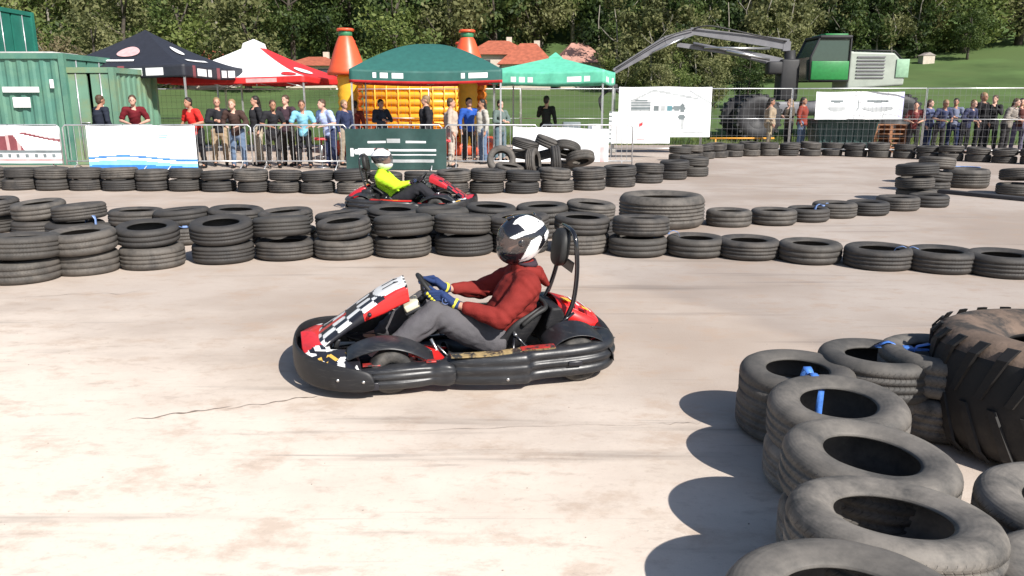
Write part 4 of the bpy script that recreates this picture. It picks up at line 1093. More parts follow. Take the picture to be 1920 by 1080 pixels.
# ---------------- spectators ----------------
def spectator_meshes(pose):
    V = Vector
    sh = [V((.18, 0, 1.42)), V((-.18, 0, 1.42))]
    hipj = [V((.10, 0, .92)), V((-.10, 0, .92))]
    kn = [V((.12, -.02, .50)), V((-.12, .0, .50))]; an = [V((.13, .02, .09)), V((-.14, .03, .09))]
    lean = 0
    if pose == 'down': el = [V((.26, .02, 1.14)), V((-.26, .02, 1.14))]; wr = [V((.27, -.06, .90)), V((-.27, -.08, .91))]
    if pose == 'lean': lean = -.16; el = [V((.30, -.12, 1.14)), V((-.30, -.12, 1.14))]; wr = [V((.16, -.36, 1.08)), V((-.12, -.38, 1.08))]
    if pose == 'cross': el = [V((.28, -.08, 1.15)), V((-.28, -.08, 1.15))]; wr = [V((.02, -.20, 1.18)), V((-.02, -.22, 1.14))]
    if pose == 'phone': el = [V((.28, -.12, 1.20)), V((-.26, .02, 1.14))]; wr = [V((.13, -.34, 1.42)), V((-.26, -.08, .92))]
    def L(p):  # lean the upper body forward
        f = max(0, (p.z - .95) / .5); return p + V((0, lean * f, -abs(lean) * .12 * f))
    sh = [L(p) for p in sh]
    if pose != 'lean': el = [L(p) for p in el]; wr = [L(p) for p in wr]
    t = [(L(V((0, 0, .93))), .165, .11), (L(V((0, 0, 1.08))), .145, .105), (L(V((0, 0, 1.28))), .175, .12), (L(V((0, 0, 1.40))), .16, .10), (L(V((0, .01, 1.47))), .08, .07)]
    hd = L(V((0, -.02, 1.64)))
    X = V((1, 0, 0))
    body = [t, [(L(V((0, .01, 1.44))), .06), (L(V((0, 0, 1.54))), .055)], ('s', hd + V((0, .01, .02)), (.078, .095, .105)), ('s', hd + V((0, -.03, -.05)), (.058, .065, .07)), ('s', hd + V((0, -.098, -.005)), (.014, .02, .022)),
            ('s', hd + V((.078, .01, -.01)), (.012, .02, .03)), ('s', hd + V((-.078, .01, -.01)), (.012, .02, .03))]
    for i in (0, 1):
        hand = wr[i] + (wr[i] - el[i]).normalized() * .09
        body += [[(sh[i], .055), (el[i], .042)], [(el[i], .042), (wr[i], .028)], [(wr[i], .028), (wr[i].lerp(hand, .6), .040, .022), (hand, .036, .018)]]
        e = (hand - wr[i]).normalized(); sd = V((1, 0, 0)) if abs(e.x) < .7 else V((0, 0, 1))
        for f in range(4): body.append([(hand + sd * (.028 - .018 * f), .010), (hand + sd * (.028 - .018 * f) + e * .055 + V((0, 0, -.012)), .009)])
        body.append([(wr[i].lerp(hand, .4) + V((0, -.02, .01)), .013), (hand + V((0, -.045, .01)), .010)])
        body += [[(hipj[i], .088), (kn[i], .056)], [(kn[i], .056), (kn[i].lerp(an[i], .35), .058), (an[i], .036)], [(an[i], .038), (an[i] + V((0, -.10, -.045)), .04, .03)]]
    mbody = fuse('body', body, .0155, M_skin, 2)
    top = [[(L(V((0, 0, .90))), .185, .130)] + [(c, a + .018, b + .018) for c, a, b in t[1:4]] + [(L(V((0, .01, 1.45))), .085, .075)]]
    longs = pose in ('cross', 'down2')
    for i in (0, 1):
        top += [[(L(V((.07 * (1 - 2 * i), 0, 1.41))), .075), (sh[i], .078)], [(sh[i], .078), (sh[i].lerp(el[i], .75), .066)]]
        top2 = [(el[i], .058), (el[i].lerp(wr[i], .9), .042)]
    def fo(co): return .006 * noise.noise(co * 9) + .004 * math.sin(co.z * 45 + 6 * noise.noise(co * 5))
    mtop = fuse('top', top, .019, M_hood, 3, fo)
    for i in (0, 1): top += [[(sh[i], .07), (el[i], .060)], [(el[i], .060), (el[i].lerp(wr[i], .92), .043)]]
    mlong = fuse('top', top, .019, M_hood, 3, fo)
    tr_ = [[(V((0, 0, .98)), .165, .115), (V((0, 0, .90)), .178, .125), (V((0, 0, .84)), .165, .115)]]
    for i in (0, 1): tr_ += [[(hipj[i], .102), (kn[i], .075)], [(kn[i], .075), (an[i] + V((0, 0, .02)), .062)]]
    mtr = fuse('trousers', tr_, .019, M_trous, 3, fo)
    hr = [('s', hd + V((0, .025, .045)), (.087, .098, .095)), ('s', hd + V((0, .055, -.01)), (.078, .06, .09))]
    mh = fuse('hair', hr, .014, M_shoe, 1, lambda c: .006 * noise.noise(c * 40))
    lh = hr + [[(hd + V((0, .07, .0)), .075, .05), (hd + V((0, .085, -.16)), .085, .04), (hd + V((0, .08, -.24)), .06, .03)]]
    mlh = fuse('hair', lh, .014, M_shoe, 1, lambda c: .006 * noise.noise(c * 40))
    shm = fuse('shoe', [[(V((0, .05, .05)), .045, .04), (V((0, -.06, .04)), .05, .035), (V((0, -.15, .035)), .042, .025)]], .014, M_shoe, 1)
    eye = MB(); eye.sphere(hd + V((.030, -.086, .012)), (.012, .006, .008), 8, 6); e1 = eye.mesh('eye', M_shoe)
    eye = MB(); eye.sphere(hd + V((-.030, -.086, .012)), (.012, .006, .008), 8, 6); e2 = eye.mesh('eye', M_shoe)
    return dict(body=mbody, top=mtop, long=mlong, trousers=mtr, hair=mh, longhair=mlh, shoe=shm, an=an, eyes=(e1, e2))
POSE = {p: spectator_meshes(p) for p in ('down', 'lean', 'cross', 'phone')}
SK = [M_skin, mat('skin_tan', (.38, .19, .12), .6), mat('skin_light', (.56, .33, .25), .6)]
HAIRM = [mat('hair_dark', (.018, .013, .01), .6, bump=.4), mat('hair_brown', (.07, .04, .022), .6, bump=.4), mat('hair_fair', (.25, .16, .08), .6, bump=.4)]
def setm(o, m): o.material_slots[0].link = 'OBJECT'; o.material_slots[0].material = m
pc_ = random.Random(11)
def person(x, y, pose, topc, legc, label, rot=0, h=1.74, long=True, hair=None, lh=False, group=None, z=0):
    P_ = POSE[pose]; s = h / 1.76
    rot = rot * 2.5 if abs(rot) < 35 else rot
    r = thing('person', label, 'person', (x, y, z), R(rot), group); r.scale = (s * pc_.uniform(.97, 1.07), s * pc_.uniform(.97, 1.08), s)
    sk = SK[pc_.randrange(3)]
    setm(link('body', P_['body'], r), sk)
    tm = cloth('cloth_%02d_%02d_%02d' % tuple(int(c * 99) for c in topc), topc, bump=.3, bscale=30); lm = cloth('cloth_%02d_%02d_%02d' % tuple(int(c * 99) for c in legc), legc, bump=.3, bscale=30)
    setm(link('top', P_['long' if long else 'top'], r), tm); setm(link('trousers', P_['trousers'], r), lm)
    setm(link('hair', P_['longhair' if lh else 'hair'], r), hair or HAIRM[pc_.randrange(3)])
    for i in (0, 1): so = link('shoe', P_['shoe'], r, (P_['an'][i].x, P_['an'][i].y - .02, .0)); link('eye', P_['eyes'][i], r)
    return r
YB = 19.6     # crowd barrier line
def X_at(px, Y): return (px - 960) / FPX * (Y * math.cos(PITCH) + 1.0 * math.sin(PITCH))
gsp = 'spectators along the barriers'
BK = (.022, .022, .026); NV_ = (.03, .04, .09); TAN = (.36, .27, .18); JN = (.12, .17, .26); DK = (.035, .033, .035)
L_ = [
 (196, 20.7, 'down', (.02, .025, .04), DK, 'spectator in dark navy jacket beside the pale green container', 150, 1.80, 1),
 (258, YB + .8, 'lean', (.13, .012, .018), DK, 'spectator in dark red shirt leaning over the white and blue banner', 8, 1.82, 0),
 (372, YB + .6, 'lean', (.62, .03, .025), BK, 'spectator in bright red shirt leaning on the barrier by the blue-edged banner', -10, 1.76, 0),
 (412, YB + 1.4, 'cross', BK, TAN, 'spectator in black top and tan trousers just right of the red shirt', 10, 1.74, 1),
 (446, YB + .6, 'lean', (.06, .035, .03), JN, 'spectator in brown top and blue jeans leaning on the barrier', 0, 1.72, 1),
 (484, YB + 1.5, 'down', BK, (.42, .36, .27), 'spectator in black jacket and beige trousers under the red and white canopy', -20, 1.78, 1),
 (512, YB + .6, 'lean', (.03, .028, .03), DK, 'spectator in charcoal top with arms on the rail', 12, 1.70, 0),
 (540, YB + 1.3, 'cross', (.05, .03, .04), (.04, .035, .03), 'spectator in dark plum top with folded arms behind the rail', -8, 1.80, 1),
 (570, YB + .6, 'lean', (.22, .52, .68), BK, 'spectator in light turquoise shirt and black trousers', 5, 1.70, 0),
 (620, YB + .7, 'lean', (.38, .46, .72), NV_, 'spectator in pale lavender blue shirt beside the red-topped stool', -14, 1.72, 0),
 (648, YB + 1.5, 'down', NV_, (.30, .25, .19), 'spectator in navy shirt and khaki trousers in front of the castle pillar', 20, 1.68, 1),
 (668, YB + 3.0, 'down', (.16, .03, .02), DK, 'spectator with dark red top before the left yellow pillar', 170, 1.66, 1),
 (716, YB + 3.4, 'cross', (.035, .045, .07), DK, 'spectator in blue-grey jacket before the inflatable yellow wall', 40, 1.70, 1),
 (800, YB + 2.0, 'down', BK, BK, 'spectator dressed all in black behind the dark green banner', -30, 1.80, 1),
 (846, YB + .9, 'down', (.44, .36, .30), (.44, .38, .32), 'spectator in long beige outfit beside the right red-topped stool', 90, 1.72, 1),
 (880, YB + 2.6, 'phone', (.03, .10, .42), DK, 'spectator in bright blue jacket under the right castle tower', 10, 1.74, 1),
 (905, YB + 2.0, 'down', (.42, .40, .36), JN, 'spectator in pale grey top right of the blue jacket', -60, 1.70, 1),
 (938, YB + 3.0, 'cross', (.12, .16, .15), (.10, .15, .18), 'spectator in grey green top under the mint canopy', 15, 1.68, 1),
 (1024, 24.0, 'phone', (.02, .022, .02), DK, 'lone spectator in black holding something up, behind the tyre pile', 160, 1.80, 1),
 (1442, 27.4, 'down', (.34, .27, .19), (.30, .25, .17), 'spectator in tan clothes by the big black machine wheel', 30, 1.75, 1),
 (1478, 28.0, 'cross', (.10, .08, .06), DK, 'spectator in brown jacket left of the lilac banner', -30, 1.72, 1),
 (1502, 27.2, 'down', (.26, .05, .035), JN, 'spectator in rust red top and jeans at the lilac banner', 20, 1.78, 1),
 (1712, 25.9, 'lean', (.16, .04, .04), DK, 'spectator in maroon top first right of the lilac banner', -10, 1.66, 0),
 (1738, 26.3, 'down', (.10, .12, .22), NV_, 'spectator in slate blue shirt second right of the lilac banner', 15, 1.70, 1),
 (1760, 25.9, 'lean', (.05, .06, .12), DK, 'spectator in navy top leaning, third right of the lilac banner', 0, 1.72, 0),
 (1786, 26.5, 'cross', (.16, .18, .26), NV_, 'spectator in grey blue top with folded arms at right', -12, 1.74, 1),
 (1808, 25.9, 'lean', (.04, .045, .09), BK, 'spectator in dark blue jacket leaning beside the tall one in black', 8, 1.72, 1),
 (1836, 26.2, 'down', (.012, .012, .014), BK, 'tallest spectator all in black at the right fence', 10, 1.92, 1),
 (1858, 26.8, 'phone', (.02, .02, .022), BK, 'spectator in black holding a hand up at right', -20, 1.84, 1),
 (1884, 25.9, 'lean', (.28, .25, .22), DK, 'spectator in beige grey jacket near the right edge', 14, 1.76, 1),
 (1908, 26.4, 'down', (.10, .035, .03), (.12, .11, .17), 'spectator in dark red jacket at the right edge', -10, 1.74, 1),
 (1934, 25.9, 'lean', BK, DK, 'spectator in black cut off by the right edge', 0, 1.74, 1)]
for (px, Y, pose, tc_, lc_, lab, rot, h, lg) in L_:
    person(X_at(px, Y), Y, pose, tc_, lc_, lab, rot, h, bool(lg), lh=(pc_.random() < .3), group=gsp)

# ---------------- barriers, fences, banners ----------------
M_galv = mat('galvanised', (.55, .56, .57), .35, .6, var=.15)
def barrier_panel(x0, x1, y, lab):
    w_ = x1 - x0; r = thing('crowd_barrier', lab, 'barrier', ((x0 + x1) / 2, y, 0), 0, 'galvanised crowd barriers along the track')
    h = w_ / 2 - .03
    mb = MB(); mb.tube([(-h, 0, .14), (-h, 0, 1.03), (-h + .06, 0, 1.09), (h - .06, 0, 1.09), (h, 0, 1.03), (h, 0, .14)], .019, 8); mb.tube([(-h, 0, .22), (h, 0, .22)], .016, 8); mb.build('rail', M_galv, r)
    mb = MB(); n = int(w_ / .13)
    for k in range(1, n): mb.tube([(-h + 2 * h * k / n, 0, .22), (-h + 2 * h * k / n, 0, 1.09)], .007, 5, cap=False)
    mb.build('bars', M_galv, r)
    for s_ in (-1, 1):
        mb = MB(); mb.tube([(s_ * (h - .25), -.28, .02), (s_ * (h - .25), -.1, .10), (s_ * (h - .25), 0, .14), (s_ * (h - .25), .1, .10), (s_ * (h - .25), .28, .02)], .015, 6); mb.tube([(s_ * (h - .25), 0, .14), (s_ * (h - .25), 0, .22)], .012, 6); mb.build('foot', M_galv, r)
x = X_at(-60, YB); k = 0
xe = X_at(1150, YB)
while x < xe:
    barrier_panel(x, x + 2.3, YB, ORD[k] + ' steel crowd barrier panel from the left'); x += 2.33; k += 1
M_wire = mat('fence_wire', (.22, .22, .23), .5, .4)
def fence_panel(a, b, lab, h=2.05):
    d = b - a; L2 = d.length; rz = math.atan2(d.y, d.x); c = (a + b) / 2
    r = thing('mesh_fence', lab, 'fence', (c.x, c.y, 0), rz, 'temporary mesh fence panels behind the track')
    q = L2 / 2 - .02
    mb = MB(); mb.tube([(-q, 0, .1), (-q, 0, h), (q, 0, h), (q, 0, .1)], .021, 6); mb.tube([(-q, 0, .14), (q, 0, .14)], .018, 6); mb.tube([(-q, 0, 1.1), (q, 0, 1.1)], .012, 6); mb.build('fence_frame', M_galv, r)
    mb = MB(); n = int(L2 / .16)
    for k in range(1, n): x_ = -q + 2 * q * k / n; mb.box((x_, 0, h / 2 + .07), (.004, .004, h - .1))
    for k in range(1, 9): mb.box((0, .004, .14 + (h - .14) * k / 9), (2 * q, .004, .005))
    mb.build('wire_mesh', M_wire, r)
    mb = MB(); mb.box((q, 0, .06), (.2, .5, .12), bev=.02); mb.build('concrete_foot', mat('foot_block', (.3, .29, .27), .9), r)
fpts = [Vector((X_at(215, 27.0), 27.0, 0)), Vector((X_at(640, 27.4), 27.4, 0)), Vector((X_at(1150, 26.5), 26.5, 0)), Vector((X_at(1480, 26.2), 26.2, 0)), Vector((X_at(1990, 25.0), 25.0, 0))]
k = 0
for a, b in zip(fpts, fpts[1:]):
    n = max(1, round((b - a).length / 3.4))
    for i in range(n):
        fence_panel(a.lerp(b, i / n), a.lerp(b, (i + 1) / n), ORD[k] + ' mesh fence panel from the left behind the crowd'); k += 1

def banner(name_lab, cat, px0, px1, py0, py1, Y, mats, fn, wave=.03, slant=0, nx=90, ny=40, group='advertising banners hung on the barriers', rz=0):
    a = at(px0, py1, Y); b = at(px1, py0, Y); W_ = b.x - a.x; H_ = b.z - a.z
    r = thing('banner', name_lab, cat, ((a.x + b.x) / 2, Y, max(a.z, .0)), rz, group)
    vs = []; fs = []; idx = []
    for j in range(ny + 1):
        for i in range(nx + 1):
            u = i / nx; v = j / ny
            y = wave * (noise.noise(Vector((u * 5 + a.x, v * 1.5, 2))) + .5 * math.sin(u * 19 + v)) - .01
            z = v * H_ - slant * u * (v) - .02 * math.sin(math.pi * u * 3) * (v > .5) * (v - .5)
            vs.append(((u - .5) * W_, y, z))
    for j in range(ny):
        for i in range(nx):
            q = j * (nx + 1) + i; fs.append((q, q + 1, q + nx + 2, q + nx + 1)); idx.append(fn((i + .5) / nx, (j + .5) / ny))
    link('cloth', mesh_of('cloth', vs, fs, mats, True, idx), r)
    mb = MB()
    for i in range(7):
        q = 0 + ny * (nx + 1) + int(nx * (.02 + .96 * i / 6)); v = Vector(vs[q]); mb.tube([v + Vector((0, .0, -.02)), v + Vector((0, .03, .03)), v + Vector((0, .05, 0))], .006, 5)
    ro = mb.build('tie', M_wire, r); tag(ro, kind=None)
    return r
B_w = mat('banner_white', (.80, .81, .83), .5, var=.02); B_blue = mat('banner_blue', (.04, .22, .65), .5); B_cy = mat('banner_cyan', (.25, .62, .85), .5)
B_mar = mat('banner_maroon', (.22, .06, .07), .5); B_pink = mat('banner_pink', (.62, .38, .38), .5); B_grey = mat('banner_grey', (.42, .44, .45), .5); B_dgrey = mat('banner_dark_grey', (.16, .19, .20), .5); B_teal = mat('banner_teal', (.10, .24, .28), .5)
B_lil = mat('banner_lilac', (.62, .62, .86), .5); B_dgreen = mat('banner_dark_green', (.022, .06, .055), .5); B_red = mat('banner_red', (.6, .05, .06), .5)
def f_a(u, v):
    if v > .34:
        if ((u - .30) / .34) ** 2 + ((v - .86) / .14) ** 2 < 1: return 0
        if abs(u - .45 + (v - .5) * .25) < .16 and v < .80: return 1 if int(u * 26) % 3 else 2
        if abs(v - (.88 - .55 * (u - .5))) < .03 and u > .45: return 1
        return 0
    if .27 < v < .34: return 3
    if .16 < v < .25 and u > .05: return 3 if int(u * 34) % 3 == 1 else 0
    if .06 < v < .12: return 2
    return 0
banner('white banner with maroon emblem at the far left of the barrier', 'banner', -70, 108, 236, 306, YB - .06, [B_w, B_mar, B_pink, B_dgrey], f_a)
def f_b(u, v):
    w_ = .22 + .05 * math.sin(u * 5)
    if v < w_ * .5: return 1
    if v < w_ + .03: return 2 if abs(v - w_) > .03 else 0
    if v < w_ + .07: return 1
    if .66 < u < .74 and abs(v - .78) < .012 or (.66 < u < .73 and abs(v - .74) < .008): return 2
    return 0
banner('wide white banner with wavy blue lower edge on the barrier', 'banner', 170, 365, 236, 320, YB - .07, [B_w, B_blue, B_cy], f_b)
def f_c(u, v):
    if .66 < v < .70 and .22 < u < .80 and abs(u - .5) > .10: return 1
    if .64 < v < .74 and abs(u - .48) < .07: return 2
    if .32 < v < .52:
        if ((u - .2) / .13) ** 2 + ((v - .44) / .09) ** 2 < 1: return 1
        if ((u - .33) / .10) ** 2 + ((v - .46) / .06) ** 2 < 1: return 3
        if u > .35 and u < .9 and (abs(v - .47) < .025 or abs(v - .36) < .02): return 1
        if u < .10 and abs(u - .06) < .02: return 1
    if .18 < v < .24 and .25 < u < .88: return 2
    return 0
banner('dark green banner with white lettering stripes behind the far kart', 'banner', 650, 836, 241, 318, YB - .06, [B_dgreen, B_w, B_grey, B_pink], f_c)
banner('plain white sheet sagging beside the tyre pile', 'banner', 962, 1142, 237, 303, YB - .06, [B_w, B_pink], lambda u, v: 1 if (u > .90 and v < .45 and abs(u - .93) < .02) else 0, .06, .06)
YR = 25.2
def f_e(u, v):
    if abs(u - .52) < .03 and abs(v - .60 - (u - .52)) < .05: return 1
    if abs(u - .52) < .07 and abs(v - .13) < .012: return 1
    if u < .05 and int(v * 22) % 3 == 0: return 2
    return 0
banner('bright white banner with tiny red marks in front of the house banner', 'banner', 1141, 1258, 209, 269, YR - 1.3, [B_w, B_red, B_dgrey], f_e)
def f_f(u, v):
    # roof line, striped block, windows and a small tree, in greys
    top_ = .93 - abs(u - .37) * (.9 if u < .37 else .34)
    if u > .14 and u < .86 and abs(v - top_) < .022: return 1
    if .13 < u < .34 and .45 < v < .75 and not (u > .31 and (v > .70)): return 2 if int(v * 34) % 2 else 1
    for (c, ww, cc) in ((.405, .025, 2), (.48, .02, 1), (.55, .028, 3)):
        if abs(u - c) < ww and .52 < v < .62: return cc
    if ((u - .63) / .05) ** 2 + ((v - .58) / .05) ** 2 < 1: return 2
    if ((u - .69) / .028) ** 2 + ((v - .58) / .09) ** 2 < 1: return 2
    if ((u - .68) / .04) ** 2 + ((v - .40) / .05) ** 2 < 1: return 4
    if abs(u - .69) < .016 and .14 < v < .40: return 1
    if .55 < u < .95 and abs(v - .15) < .012: return 1
    if .5 < u < .95 and abs(v - .08) < .01: return 1
    if abs(v - (.94 - (u - .75) * 1.1)) < .02 and u > .76: return 1
    return 0
banner('large white banner with a grey house drawing on the mesh fence', 'banner', 1158, 1336, 163, 257, YR + .95, [B_w, B_grey, B_dgrey, B_teal, B_dgrey], f_f)
def f_g(u, v):
    if u > .955 or (u > .93 and v < .6 and int(v * 12) % 2): return 1
    for c, w_ in ((.24, .07), (.70, .12)):
        if abs(u - c) < w_ and abs(v - .66) < .05 - .2 * abs(u - c) * .3: return 2
        if ((u - c) / (w_ * 1.5)) ** 2 + ((v - .40) / .12) ** 2 < 1 and v < .44: return 3
        if ((u - c) / (w_ * 1.2)) ** 2 + ((v - .52) / .05) ** 2 < 1: return 1
    if abs(u - .47 - .02 * v) < .006 and .3 < v < .7: return 2
    if abs(u - .77 - .05 * v) < .006 and v < .35: return 3
    return 0
banner('white and lilac banner with two dark shapes on the right fence', 'banner', 1527, 1697, 172, 224, YR + .72, [B_w, B_lil, B_dgrey, B_grey], f_g)

# stools with red round tops
def stool(px, py_top, Y, lab):
    p = at(px, py_top, Y); h = p.z
    r = thing('bar_stool', lab, 'stool', (p.x, Y, 0), 0, 'tall stools behind the barrier')
    mb = MB(); mb.lathe([(.0005, h), (.17, h), (.19, h - .02), (.19, h - .05), (.16, h - .065), (.0005, h - .065)], 28); mb.build('seat', B_red, r)
    mb = MB(); mb.tube([(0, 0, .03), (0, 0, h - .06)], .022, 10); mb.tube([(.13 * math.cos(R(a)), .13 * math.sin(R(a)), .28) for a in range(0, 361, 30)], .009, 6); mb.build('post', M_steel, r)
    mb = MB(); mb.lathe([(.0005, .05), (.05, .045), (.21, .015), (.21, .002), (.0005, .002)], 28); mb.build('base', M_steel, r)
stool(602, 258, YB + .75, 'red-topped stool left of the dark green banner')
stool(832, 262, YB + .55, 'red-topped stool right of the dark green banner')
# grey folding table under the mint canopy
p = at(1085, 212, 23.0)
r = thing('folding_table', 'pale folding table with things on it right of the lone spectator', 'table', (p.x, 23.0, 0))
mb = MB(); mb.box((0, 0, .86), (1.7, .7, .04), bev=.01); mb.build('tabletop', B_grey, r)
for sx in (-1, 1):
    mb = MB(); mb.tube([(sx * .7, -.28, 0), (sx * .62, 0, .84), (sx * .7, .28, 0)], .014, 6); mb.build('leg', M_galv, r)
mb = MB(); mb.box((-.2, 0, .98), (.5, .35, .2), bev=.02); tag(mb.build('box', B_dgrey, None, (p.x, 23, 0.0)), 'dark box standing on the pale folding table', 'box')
mb = MB(); mb.box((.45, 0, .95), (.35, .3, .14), bev=.02); tag(mb.build('cool_box', B_w, None, (p.x, 23, 0.0)), 'small white box standing on the pale folding table', 'box')
# wooden crates and green bin below the lilac banner
M_wood = mat('raw_wood', (.30, .14, .07), .8, var=.3, scale=6)
q = at(1668, 280, 26.6)
r = thing('pallet_stack', 'stack of brown wooden pallets under the lilac banner', 'pallets', (q.x, 27.0, 0))
for k in range(6):
    mb = MB(); z0 = k * .15 + .01
    for j in range(5): mb.box((0, -.36 + .18 * j, z0 + .13), (1.2, .1, .02))
    for j in range(3): mb.box((-.5 + .5 * j, 0, z0 + .06), (.09, .8, .10))
    for j in range(3): mb.box((0, -.36 + .36 * j, z0), (1.2, .1, .018))
    mb.build('pallet', M_wood, r)
q = at(1585, 280, 26.6)
r = thing('skip_bin', 'dark green waste skip under the lilac banner', 'bin', (q.x, 27.1, 0))
mb = MB(); mb.loft([[Vector((-.85, y, .1)), Vector((.85, y, .1)), Vector((1.0, y * 1.1, 1.0)), Vector((-1.0, y * 1.1, 1.0))] for y in (-.5, .5)], smooth=False)
for k in range(7): mb.box((-.75 + .25 * k, -.535, .55), (.05, .05, .8))
mb.build('body', B_dgreen, r); mb = MB(); mb.box((0, -.02, 1.04), (2.05, 1.15, .08), bev=.02); mb.build('lid', B_dgreen, r)

# ---------------- canopies ----------------
def canopy(lab, x, y, w_, d_, rot, ze, zp, m_top, m_val, curved=0, val=.26, m_side=None, side_faces=(), marks=(), rnd_=0, group='event canopies behind the crowd', valfn=None, valm=None, cap=None):
    r = thing('canopy_tent', lab, 'canopy', (x, y, 0), R(rot), group)
    hw, hd_ = w_ / 2, d_ / 2; N_ = 16
    vs = []; fs = []; idx = []
    def P(s_, t):   # s around 0..4, t 0 eave..1 peak
        c = [(-hw, -hd_), (hw, -hd_), (hw, hd_), (-hw, hd_)]; i = int(s_) % 4; f = s_ - int(s_); a = c[i]; b = c[(i + 1) % 4]
        ex = a[0] + (b[0] - a[0]) * f; ey = a[1] + (b[1] - a[1]) * f
        sag = -.05 * math.sin(math.pi * f) * (1 - t)
        tt = t if not curved else math.sin(t * math.pi / 2) ** (1.0) if curved > 0 else t ** 1.35
        return Vector((ex * (1 - t), ey * (1 - t), ze + (zp - ze) * tt + sag))
    M_ = 12
    for j in range(M_ + 1):
        for k in range(4 * N_): vs.append(P(k / N_, min(.995, j / M_)))
    for j in range(M_):
        for k in range(4 * N_):
            a = j * 4 * N_ + k; b = j * 4 * N_ + (k + 1) % (4 * N_); fs.append((a, b, b + 4 * N_, a + 4 * N_)); idx.append(1 if (k // N_) in side_faces else 0)
    top = link('roof', mesh_of('roof', vs, fs, [m_top, m_side or m_top], False, idx), r)
    solid(top, .012, -1)
    vs = []; fs = []; idx = []; NV2 = 5; NN = 40
    for j in range(NV2 + 1):
        for k in range(4 * NN):
            p = P(k / NN, 0); out = Vector((p.x, p.y, 0)).normalized() * .012
            vs.append(p + out + Vector((0, 0, -val * j / NV2)) + out * (.8 * math.sin(k * .9)))
    for j in range(NV2):
        for k in range(4 * NN):
            a = j * 4 * NN + k; b = j * 4 * NN + (k + 1) % (4 * NN); fs.append((a, a + 4 * NN, b + 4 * NN, b)); idx.append(valfn(k % NN / NN, 1 - (j + .5) / NV2, k // NN) if valfn else 0)
    vo = link('valance', mesh_of('valance', vs, fs, valm or [m_val], True, idx), r); solid(vo, .006, 0)
    for cx in (-1, 1):
        for cy in (-1, 1):
            mb = MB(); mb.box((cx * (hw - .04), cy * (hd_ - .04), ze / 2), (.045, .045, ze)); mb.box((cx * (hw - .04), cy * (hd_ - .04), .01), (.16, .16, .02)); mb.build('leg', M_galv, r)
    mb = MB()
    for cy in (-1, 1):
        for k in range(4):
            x0 = -hw + w_ * k / 4; x1 = x0 + w_ / 4; za, zb_ = (ze - .05, ze - .35) if k % 2 else (ze - .35, ze - .05)
            mb.tube([(x0, cy * (hd_ - .05), za), (x1, cy * (hd_ - .05), zb_)], .012, 5)
    mb.tube([(0, 0, ze - .3), (0, 0, zp - .03)], .02, 6); mb.build('frame', M_galv, r)
    for (face, cu, ct, w2, h2, m_, nm) in marks:   # ellipse or bar patches lying 12 mm above the roof cloth
        n = 24; pts_ = []
        for q in range(n):
            a = 2 * math.pi * q / n; du, dt = (w2 * math.cos(a), h2 * math.sin(a)) if nm != 'bar' else (w2 * max(-1, min(1, 1.5 * math.cos(a))), h2 * max(-1, min(1, 1.5 * math.sin(a))))
            pts_.append((cu + du, ct + dt))
        c0 = P(face + cu, ct); ncap = (P(face + cu + .05, ct) - c0).cross(P(face + cu, ct + .05) - c0).normalized()
        if ncap.z < 0: ncap = -ncap
        vv = [P(face + min(.99, max(.01, a)), b) + ncap * .03 for a, b in pts_]
        me = mesh_of('printed_mark', [c0 + ncap * .03] + vv, [(0, i + 1, (i + 1) % n + 1) for i in range(n)], m_, False)
        link('printed_mark', me, top)
    if cap:
        mb = MB(); s_ = cap; mb.loft([[Vector((a * s_ * f, b * s_ * f, z)) for a, b in ((-1, -1), (1, -1), (1, 1), (-1, 1))] for f, z in ((1, zp - .22), (.85, zp - .02), (.05, zp + .12))], smooth=False); mb.build('roof_cap', m_top, r)
    return r
C_blk = mat('canopy_black', (.022, .024, .034), .6); C_white = mat('canopy_white', (.82, .82, .82), .55, var=.03); C_red = mat('canopy_red', (.62, .03, .03), .5)
C_dg = mat('canopy_dark_green', (.022, .11, .095), .6); C_mint = mat('canopy_mint', (.12, .50, .34), .6); C_pink = mat('mark_dull_red', (.35, .10, .12), .5)
Yt = 24.6
def vf_blk(u, v, s):
    if .12 < u < .17 or .5 < u < .56: return 1
    if (.18 < u < .42 or .58 < u < .84) and .22 < v < .75: return 2 if (int(u * 80) % 7 and v < .72) else 0
    return 0
canopy('black canopy with white and red printed marks beside the green container', X_at(292, Yt), Yt, 4.3, 3.2, -10, 2.66, 3.72, C_blk, C_blk, -1, .34,
       marks=[(0, .50, .47, .15, .13, B_pink, ''), (0, .50, .47, .11, .08, C_blk, ''), (0, .50, .50, .07, .035, C_white, ''), (0, .42, .22, .20, .028, C_white, 'bar'), (1, .42, .52, .12, .10, C_white, ''), (1, .44, .50, .07, .05, C_pink, ''), (1, .45, .24, .22, .025, C_white, 'bar')],
       valfn=vf_blk, valm=[C_blk, B_mar, C_white])
Yt = 27.2
def vf_rw(u, v, s): return 1 if (.62 < u < .82 and .3 < v < .8 and s == 0) else 0
canopy('white canopy with red side panels and red valance', X_at(488, Yt), Yt, 5.2, 3.6, -12, 2.42, 3.52, C_white, C_red, -1, .20, C_red, (1,), marks=[(1, .35, .28, .18, .10, C_white, ''), (1, .36, .26, .12, .05, C_red, ''), (0, .93, .10, .05, .08, C_red, '')], valfn=vf_rw, valm=[C_red, B_pink], cap=.3)
Yt = 23.2
def vf_dg(u, v, s):
    if v < .2: return 2
    return 1 if ((.14 < u < .34 or .70 < u < .88) and .40 < v < .85 and int(u * 60) % 5) else 0
canopy('dark green domed canopy with white lettering in front of the bouncy castle', X_at(806, Yt), Yt, 4.0, 3.4, 4, 2.48, 3.22, C_dg, C_dg, 1, .34, valfn=vf_dg, valm=[C_dg, C_white, C_red])
Yt = 24.0
